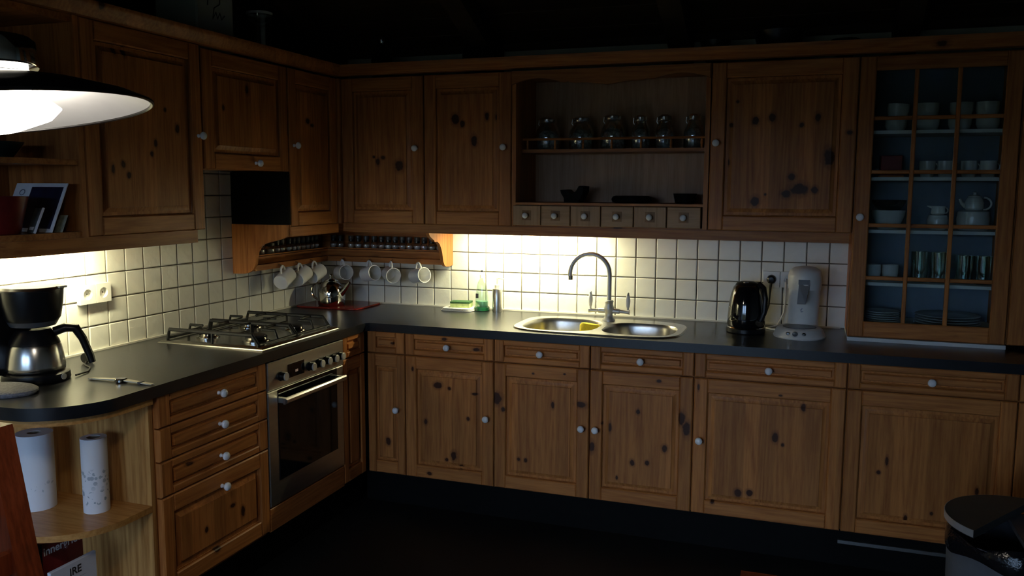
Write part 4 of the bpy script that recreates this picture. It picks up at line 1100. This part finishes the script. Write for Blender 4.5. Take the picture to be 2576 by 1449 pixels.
for i, x in enumerate((3.083, 3.152, 3.240, 3.312)):
    t = thing('espresso_cup', 'small white cup, %s of four beside the red box behind glass' % wh2[i], 'cup', (x, -.20, Zs[3]), 'small white cups on the second shelf')
    c_ = link('cup_body', CC); c_.parent = t
    part('handle', MB().tube([(.028 + .013 * math.sin(a), 0, .042 + .015 * math.cos(a)) for a in [PI * k / 7 for k in range(8)]], .003, 6), CROCK, t, local=True)
t = thing('red_box', 'red box on a wooden base behind the cabinet glass', 'box', (2.940, -.20, Zs[3]))
part('box_body', MB().fbox(lambda u, v, w: (u, -w, v), -.042, .042, .008, .090, -.05, .05, .003), plain('dark_red_card', (.20, .008, .010), .5, noise=.1), t, local=True)
part('box_base', MB().box(-.05, .05, -.055, .055, 0, .0075), PINE_X, t, local=True)
one('serving_bowl', MB().lathe([(.040, 0), (.044, .004), (.064, .055), (.068, .080), (.064, .080), (.058, .052), (.036, .010), (1e-4, .009)], n=32), CROCK, 'white serving bowl on the middle cabinet shelf, below a dark bowl', 'bowl', (0, 0, 0)).location = (2.944, -.18, Zs[2])
one('glass_bowl', MB().lathe([(.042, 0), (.047, .003), (.066, .030), (.070, .044), (.066, .044), (.060, .028), (.03, .006), (1e-4, .005)], n=32), plain('smoked_glass', (.015, .018, .020), .08, spec=.7), 'dark smoked bowl stacked on the white serving bowl', 'bowl', (0, 0, 0)).location = (2.944, -.18, Zs[2] + .0805)
t = thing('sugar_bowl', 'round white sugar bowl carrying the small milk jug', 'bowl', (3.137, -.18, Zs[2]))
part('pot', MB().lathe([(.030, 0), (.038, .008), (.042, .040), (.036, .062), (1e-4, .064)], n=28), CROCK, t, local=True)
t = thing('milk_jug', 'small white milk jug with spout on top of the sugar bowl', 'jug', (3.137, -.18, Zs[2] + .0643))
part('pot', MB().lathe([(.024, 0), (.028, .005), (.026, .025), (.030, .036), (.027, .036), (.023, .02), (1e-4, .006)], n=28), CROCK, t, local=True)
part('spout', MB().loops([[(-.024, -.012, .024), (-.024, .012, .024), (-.024, .010, .036), (-.024, -.010, .036)], [(-.044, -.003, .034), (-.044, .003, .034), (-.044, .003, .038), (-.044, -.003, .038)]]), CROCK, t, local=True)
part('handle', MB().tube([(.026 + .012 * math.sin(a), 0, .018 + .012 * math.cos(a)) for a in [PI * k / 7 for k in range(8)]], .0028, 6), CROCK, t, local=True)
t = thing('teapot_warmer', 'round white pot at the right of the middle cabinet shelf', 'pot', (3.272, -.18, Zs[2]))
part('pot', MB().lathe([(.050, 0), (.061, .008), (.064, .050), (.060, .078), (.045, .084), (1e-4, .085)], n=32), CROCK, t, local=True)
t = thing('teapot', 'white teapot with loop handle standing on the round white pot', 'teapot', (3.272, -.18, Zs[2] + .0853))
part('pot', MB().lathe([(.030, 0), (.036, .006), (.037, .030), (.030, .048), (.026, .052)], n=32), CROCK, t, local=True)
part('lid', MB().lathe([(.027, .0525), (.024, .058), (.008, .063), (.006, .068), (.009, .073), (1e-4, .077)], n=24), CROCK, t, local=True)
part('handle', MB().tube([(.034 + .030 * math.sin(a), 0, .026 + .026 * math.cos(a)) for a in [PI * k / 9 for k in range(10)]], .004, 8), CROCK, t, local=True)
part('spout', MB().tube([(-.032, 0, .016), (-.048, 0, .028), (-.056, 0, .046)], [.010, .007, .005], 10), CROCK, t, local=True)
CW = cup_mesh(.033, .070, 'white_beaker')
put('white_beaker', CW, 'white straight beaker at the far left of the glasses shelf', 'cup', (2.893, -.20, Zs[1]), 'white beakers behind glass')
put('white_beaker', CW, 'white straight beaker next to the tall glasses', 'cup', (2.962, -.20, Zs[1]), 'white beakers behind glass')
def glass_mesh(r, h):
    me = MB().lathe([(1e-4, .001), (r * .9, 0), (r * .92, .004), (r, h), (r * .95, h), (r * .87, .008), (1e-4, .007)], n=24).mesh('drinking_glass', smooth=50)
    me.materials.append(JARGLASS); return me
G1 = glass_mesh(.036, .130); G2 = glass_mesh(.036, .118)
for i, (x, y, me, lab) in enumerate(((3.078, -.19, G1, 'tall drinking glass left of the middle muntin'), (3.150, -.21, G1, 'tall drinking glass right against the middle muntin'), (3.248, -.19, G2, 'shorter drinking glass in the right-hand panes'), (3.320, -.20, G2, 'drinking glass at the far right of the glasses shelf'))):
    put('drinking_glass', me, lab, 'glass', (x, y, Zs[1]), 'drinking glasses behind the panes')
def plate_mesh(r):
    me = MB().lathe([(r * .55, 0), (r * .6, .002), (r * .95, .008), (r, .0095), (r * .98, .0115), (r * .62, .005), (1e-4, .004)], n=40).mesh('plate', smooth=50)
    me.materials.append(CROCK); return me
PS, PL = plate_mesh(.072), plate_mesh(.128)
pl_n = ['bottom', 'second', 'third', 'fourth', 'top']
for k in range(5): put('small_plate', PS, 'small white plate, %s of the left stack at the cabinet bottom' % pl_n[k], 'plate', (2.940, -.18, Zs[0] + k * .0095), 'small plates stacked at the left')
for k, n_ in enumerate(('bottom', 'second', 'third', 'top')): put('dinner_plate', PL, 'large white dinner plate, %s of the right stack at the cabinet bottom' % n_, 'plate', (3.200, -.165, Zs[0] + k * .0110), 'dinner plates stacked at the right')

# ------------------------------------------------------------------ left open shelf contents
t = thing('photo_card', 'white-edged card with dark blue photos leaning on the upper left shelf', 'card', (.215, -2.088, 1.3925), rz=math.radians(-8))
def lean(u, v, w, a=.40): return (u, v * math.sin(a) + w * -math.cos(a), v * math.cos(a) + w * math.sin(a))
part('card_stock', MB().fbox(lean, -.155, .11, 0, .172, 0, .004, .001), PAPERWHITE, t, local=True)
part('photo', MB().fbox(lean, -.065, .098, .012, .158, .0042, .0046, .0001), plain('dark_blue_photo', (.012, .018, .05), .35, noise=.7, scale=18), t, 'dark blue photo print', local=True)
part('emblem', MB().tube([lean(-.108 + .013 * math.cos(a), .138 + .010 * math.sin(a), .0045) for a in [2 * PI * k / 12 for k in range(12)]], .0016, 5, True), plain('print_grey', (.25, .27, .34), .6), t, local=True)
t = thing('small_booklet', 'small pale booklet leaning in front of the white photo card', 'booklet', (.288, -2.150, 1.3925), rz=math.radians(-14))
part('cover', MB().fbox(lean, -.02, .020, 0, .085, 0, .006, .001), plain('grey_green_cover', (.10, .12, .12), .5, noise=.4, scale=25), t, local=True)
part('edge_page', MB().fbox(lean, .0202, .026, 0, .087, 0, .006, .001), PAPERWHITE, t, local=True)
part('white_slip', MB().fbox(lean, -.010, .015, .010, .020, .0062, .0068, .0002), PAPERWHITE, t, local=True)
t = thing('paper_slip', 'small printed paper slip beside the photo card', 'paper', (.300, -2.060, 1.3925), rz=math.radians(-10))
part('paper', MB().fbox(lean, -.02, .025, 0, .06, 0, .001, .0002), plain('printed_paper', (.42, .44, .36), .7, noise=.4, scale=60), t, local=True)
one('red_planter', MB().lathe([(.052, 0), (.056, .004), (.082, .112), (.084, .118), (.079, .118), (.052, .012), (1e-4, .010)], n=36), plain('dark_red_glaze', (.13, .010, .008), .3, noise=.15), 'dark red flared pot on the upper left shelf', 'pot', (0, 0, 0)).location = (.250, -2.228, 1.3925)
t = thing('dark_green_bowl', 'dark green glazed bowl on the middle left shelf behind the lamp', 'bowl', (.16, -2.16, 1.6305))
part('bowl', MB().lathe([(.05, 0), (.055, .004), (.085, .045), (.088, .052), (.083, .052), (.05, .012), (1e-4, .01)], n=32), plain('dark_green_glaze', (.02, .035, .028), .35, noise=.2), t, local=True)

# ------------------------------------------------------------------ lower left shelf contents
def paper_mat(name, bands):
    m, nt, b = nodes_of(name); setp(b, rough=.85)
    N, Lk = nt.nodes.new, nt.links.new
    tc = N('ShaderNodeTexCoord')
    vo = N('ShaderNodeTexVoronoi'); vo.inputs['Scale'].default_value = 62; Lk(tc.outputs['Object'], vo.inputs['Vector'])
    nz = N('ShaderNodeTexNoise'); nz.inputs['Scale'].default_value = 28; Lk(tc.outputs['Object'], nz.inputs['Vector'])
    sp = N('ShaderNodeSeparateXYZ'); Lk(tc.outputs['Object'], sp.inputs[0])
    rp = N('ShaderNodeValToRGB'); rp.color_ramp.elements[0].position = 0; rp.color_ramp.elements[0].color = (0, 0, 0, 1)
    for pz, v in bands:
        e = rp.color_ramp.elements.new(pz); e.color = (v, v, v, 1)
    rp.color_ramp.elements[-1].color = (0, 0, 0, 1)
    sc_ = N('ShaderNodeMath'); sc_.operation = 'MULTIPLY'; sc_.inputs[1].default_value = 4; Lk(sp.outputs[2], sc_.inputs[0]); Lk(sc_.outputs[0], rp.inputs[0])
    lt = N('ShaderNodeMath'); lt.operation = 'LESS_THAN'; lt.inputs[1].default_value = .42; Lk(vo.outputs['Distance'], lt.inputs[0])
    gt = N('ShaderNodeMath'); gt.operation = 'GREATER_THAN'; gt.inputs[1].default_value = .50; Lk(nz.outputs[0], gt.inputs[0])
    a = N('ShaderNodeMath'); a.operation = 'MULTIPLY'; Lk(lt.outputs[0], a.inputs[0]); Lk(gt.outputs[0], a.inputs[1])
    c_ = N('ShaderNodeMath'); c_.operation = 'MULTIPLY'; Lk(a.outputs[0], c_.inputs[0]); Lk(rp.outputs[0], c_.inputs[1])
    mx = N('ShaderNodeMix'); mx.data_type = 'RGBA'; mx.inputs['A'].default_value = (.80, .82, .86, 1); mx.inputs['B'].default_value = (.34, .40, .46, 1)
    Lk(c_.outputs[0], mx.inputs['Factor']); Lk(mx.outputs['Result'], b.inputs['Base Color'])
    return m
def paper_roll(label, loc, r, h, mat):
    t = thing('kitchen_roll', label, 'paper roll', loc, 'kitchen rolls on the end shelf')
    part('paper', MB().lathe([(r, 0), (r, h), (.021, h), (.021, 0)], n=40, cap0=False, cap1=False), mat, t, local=True)
    part('core', MB().lathe([(.0208, .001), (.0208, h - .001), (.019, h - .001), (.019, .001)], n=24, cap0=False, cap1=False), plain('card_core', (.30, .24, .18), .9, noise=.1), t, local=True)
paper_roll('thick white kitchen roll with a faint printed band, on the end shelf', (.262, -2.165, .4925), .056, .250, paper_mat('roll_print_band', [(.18, 0), (.24, .55), (.36, .55), (.40, 0)]))
paper_roll('slim white kitchen roll with grey flower prints, on the end shelf', (.470, -2.125, .4925), .040, .245, paper_mat('roll_print_flowers', [(.10, 0), (.14, 1), (.28, 1), (.32, .2), (.42, .8), (.55, .8), (.6, 0)]))
def text(name, body, size, mat, parent, loc, rot):
    cu = bpy.data.curves.new(name, 'FONT'); cu.body = body; cu.size = size; cu.extrude = .0002; cu.offset = .0007; cu.align_x = 'CENTER'; cu.align_y = 'CENTER'
    tmp = bpy.data.objects.new(name, cu)
    me = bpy.data.meshes.new_from_object(tmp)
    bpy.data.objects.remove(tmp)
    me.materials.append(mat)
    o = link(name, me); o.parent = parent; o.location = loc; o.rotation_euler = rot
    return o
BLUEWHITE = plain('glossy_white_cover', (.72, .76, .86), .3, noise=.02)
t = thing('booklet', 'white booklet lettered JRE standing on the lowest end shelf', 'booklet', (.500, -2.255, .1255))
part('cover', MB().fbox(lambda u, v, w: (w, u, v), -.088, .088, 0, .250, -.012, 0, .002), BLUEWHITE, t, local=True)
text('lettering', 'JRE', .034, INK, t, (.0007, .004, .220), (PI / 2, 0, PI / 2))
part('rule_line', MB().fbox(lambda u, v, w: (w, u, v), -.02, .045, .1935, .1945, .0002, .0006, .0001), plain('rule_grey', (.3, .33, .4), .6), t, local=True)
t = thing('cookbook', 'dark red book with white lettering behind the white booklet', 'book', (.440, -2.235, .1255))
part('cover', MB().fbox(lambda u, v, w: (w, u, v), -.085, .075, 0, .322, -.022, 0, .002), plain('dark_red_cover', (.16, .012, .012), .4, noise=.3, scale=14), t, local=True)
text('lettering', 'innergriet.', .036, PAPERWHITE, t, (.0007, -.002, .292), (PI / 2, 0, PI / 2))
one('black_folder', MB().box(-.02, .02, -.028, .028, 0, .325), BLACKMATT, 'black folder spine at the left of the red book', 'folder', (0, 0, 0)).location = (.430, -2.352, .1255)

# ------------------------------------------------------------------ chairs and bin
def chair(name, label, loc, rz, group='red-brown wooden dining chairs'):
    """ladder-back chair; back posts at local x = 0, seat towards +x, width along y"""
    t = thing(name, label, 'chair', loc, group, rz)
    H, W2 = .955, .21
    for s in (-1, 1):
        part('back_post', MB().loops([[(x - .022, s * W2 - .034, z), (x + .030, s * W2 - .034, z), (x + .030, s * W2 + .034, z), (x - .022, s * W2 + .034, z)] for x, z in ((.14, 0), (.10, .44), (.06, .62), (.0, H - .01), (-.002, H))]), CHAIRWOOD, t, local=True)
        part('front_leg', MB().box(.49, .54, s * W2 - .025, s * W2 + .025, 0, .43), CHAIRWOOD, t, local=True)
    for z0, x in ((.60, .066), (.74, .038), (.86, .018)):
        part('back_slat', MB().box(x - .012, x + .012, -W2 + .035, W2 - .035, z0, z0 + .055), CHAIRWOOD, t, local=True)
    part('seat', MB().fbox(FZ, .08, .56, -.176, .176, .43, .46, .008), CHAIRWOOD, t, local=True)
    for s in (-1, 1): part('stretcher', MB().box(.145, .49, s * W2 - .012, s * W2 + .012, .18, .21), CHAIRWOOD, t, local=True)
    return t
chair('dining_chair', 'red-brown wooden chair with a magenta cushion at the lower left', (.748, -2.910, 0), 0)
chair('dining_chair', 'dark wooden chair showing only its top corner at the bottom edge', (2.79, -2.80, 0), -PI / 2).scale = (1, 1, .945)
t = thing('chair_cushion', 'magenta cushion leaning against the left chair back', 'cushion', (.905, -2.975, .4605))
part('cover', MB().loops([[(x - .05 * z_, s_ * a, .0 + z_ * .32) for a, x in ((-.13, 0), (-.07, .05), (.07, .05), (.13, 0), (.07, -.03), (-.07, -.03))] for z_, s_ in ((0, .8), (.15, 1), (.5, 1.03), (.85, 1), (1, .8))]), plain('magenta_fabric', (.32, .03, .22), .9, noise=.1, bump=.3), t, local=True)

bx, by, br = 3.276, -1.350, .207
t = thing('waste_bin', 'round grey waste bin with a half-moon lid in front of the right cabinet', 'bin', (bx, by, 0))
part('bin_body', MB().lathe([(br * .90, 0), (br * .92, .01), (br * .975, .46), (br * .98, .50), (br * .95, .50), (br * .90, .02), (1e-4, .018)], n=48), plain('grey_bin_plastic', (.10, .11, .13), .35, noise=.08), t, local=True)
bag = []
rng = random.Random(3)
for q_, (rr, zz_) in enumerate(((.955, .46), (1.0, .452), (1.012, .475), (1.0, .505), (.95, .512), (.93, .48))):
    bag.append([(br * rr * (1 + .012 * math.sin(7 * a + q_) + rng.uniform(-.006, .006)) * math.cos(a), br * rr * (1 + .012 * math.sin(7 * a + q_)) * math.sin(a), zz_ + .012 * math.sin(5 * a + q_)) for a in [2 * PI * k / 60 for k in range(60)]])
part('bin_bag', MB().loops(bag, cap0=False, cap1=False), plain('black_bag_film', (.006, .006, .008), .18, noise=.2, bump=.9, bscale=40), t, local=True)
ch = math.atan2(.84, .55)
half = []
for k in range(33):
    a = ch + math.radians(14) + (PI - math.radians(28)) * k / 32
    half.append((br * 1.02 * math.cos(a), br * 1.02 * math.sin(a)))
part('lid', MB().prism(half, FZ, .528, .552), plain('dark_grey_lid', (.045, .05, .05), .45, noise=.1), t, local=True)
part('lid_band', MB().loops([[(x * s_, y * s_, z) for x, y in half] for s_, z in ((1.003, .530), (1.010, .531), (1.010, .551), (1.003, .552))], close=False, cap0=False, cap1=False), plain('pale_metal_band', (.55, .58, .62), .3, .6, noise=.05), t, local=True)
part('hinge_bridge', MB().box(-.022, .022, -br * .95, br * .95, .512, .527), GREYPL, t, local=True)

# ------------------------------------------------------------------ on top of the wall cabinets
ZTOP = 2.0995
t = thing('storage_tin', 'pale square tin with looping script on top of the left cabinets', 'tin', (.20, -1.225, ZTOP))
part('tin_body', MB().fbox(lambda u, v, w: (w, u, v), -.115, .115, 0, .30, -.10, .10, .006), plain('pale_tin', (.34, .37, .33), .6, noise=.08, scale=10), t, local=True)
part('script_mark', MB().tube([(.101, u, v) for u, v in ((-.05, .17), (-.045, .215), (-.01, .24), (.03, .225), (.025, .185), (-.01, .165), (-.02, .12), (.0, .15), (.01, .125), (.025, .15), (.035, .125), (.055, .145))], .0022, 6), INK, t, local=True)
t = thing('glass_vase', 'glass vase with a pale rim on top of the left cabinets', 'vase', (.20, -.79, ZTOP))
part('vase_glass', MB().lathe([(.05, 0), (.054, .004), (.054, .20), (.058, .225)], n=28, cap1=False), JARGLASS, t, local=True)
part('rim', MB().lathe([(.059, .226), (.060, .236), (.055, .238), (.054, .226)], n=28, cap0=False, cap1=False), CROCK, t, local=True)
t = thing('lantern_bottle', 'dark glass bottle with stopper above the corner cabinets', 'bottle', (.515, -.20, ZTOP))
part('bottle', MB().lathe([(.050, 0), (.056, .01), (.056, .09), (.045, .115), (.016, .135), (.014, .170)], n=28), plain('dark_bottle_glass', (.008, .010, .010), .1), t, local=True)
part('stopper', MB().lathe([(.017, .171), (.017, .180), (.022, .192), (.017, .204), (1e-4, .207)], n=20), CHROME, t, local=True)
t = thing('dark_pot', 'dark lidded pot with a side knob above the second back cabinet', 'pot', (1.045, -.20, ZTOP))
part('pot_body', MB().lathe([(.065, 0), (.072, .006), (.078, .10), (.074, .112)], n=32), BLACKPL, t, local=True)
part('lid', MB().lathe([(.076, .1125), (.074, .122), (.03, .136), (.010, .140), (.012, .154), (1e-4, .158)], n=28), BLACKPL, t, local=True)
for i, (x, r_, h_, lab) in enumerate(((2.19, .068, .10, 'dark shallow bowl on top of the wide wall cabinet'), (2.465, .11, .125, 'large dark bowl on top of the cabinets beside the glass cabinet'), (2.735, .06, .08, 'small dark bowl above the glass cabinet corner'))):
    one('cabinet_top_bowl', MB().lathe([(r_ * .5, 0), (r_ * .55, .004), (r_ * .9, h_ * .7), (r_, h_), (r_ * .95, h_), (r_ * .5, .012), (1e-4, .010)], n=32), BLACKPL, lab, 'bowl', (0, 0, 0), 'dark bowls on top of the wall cabinets').location = (x, -.20, ZTOP)
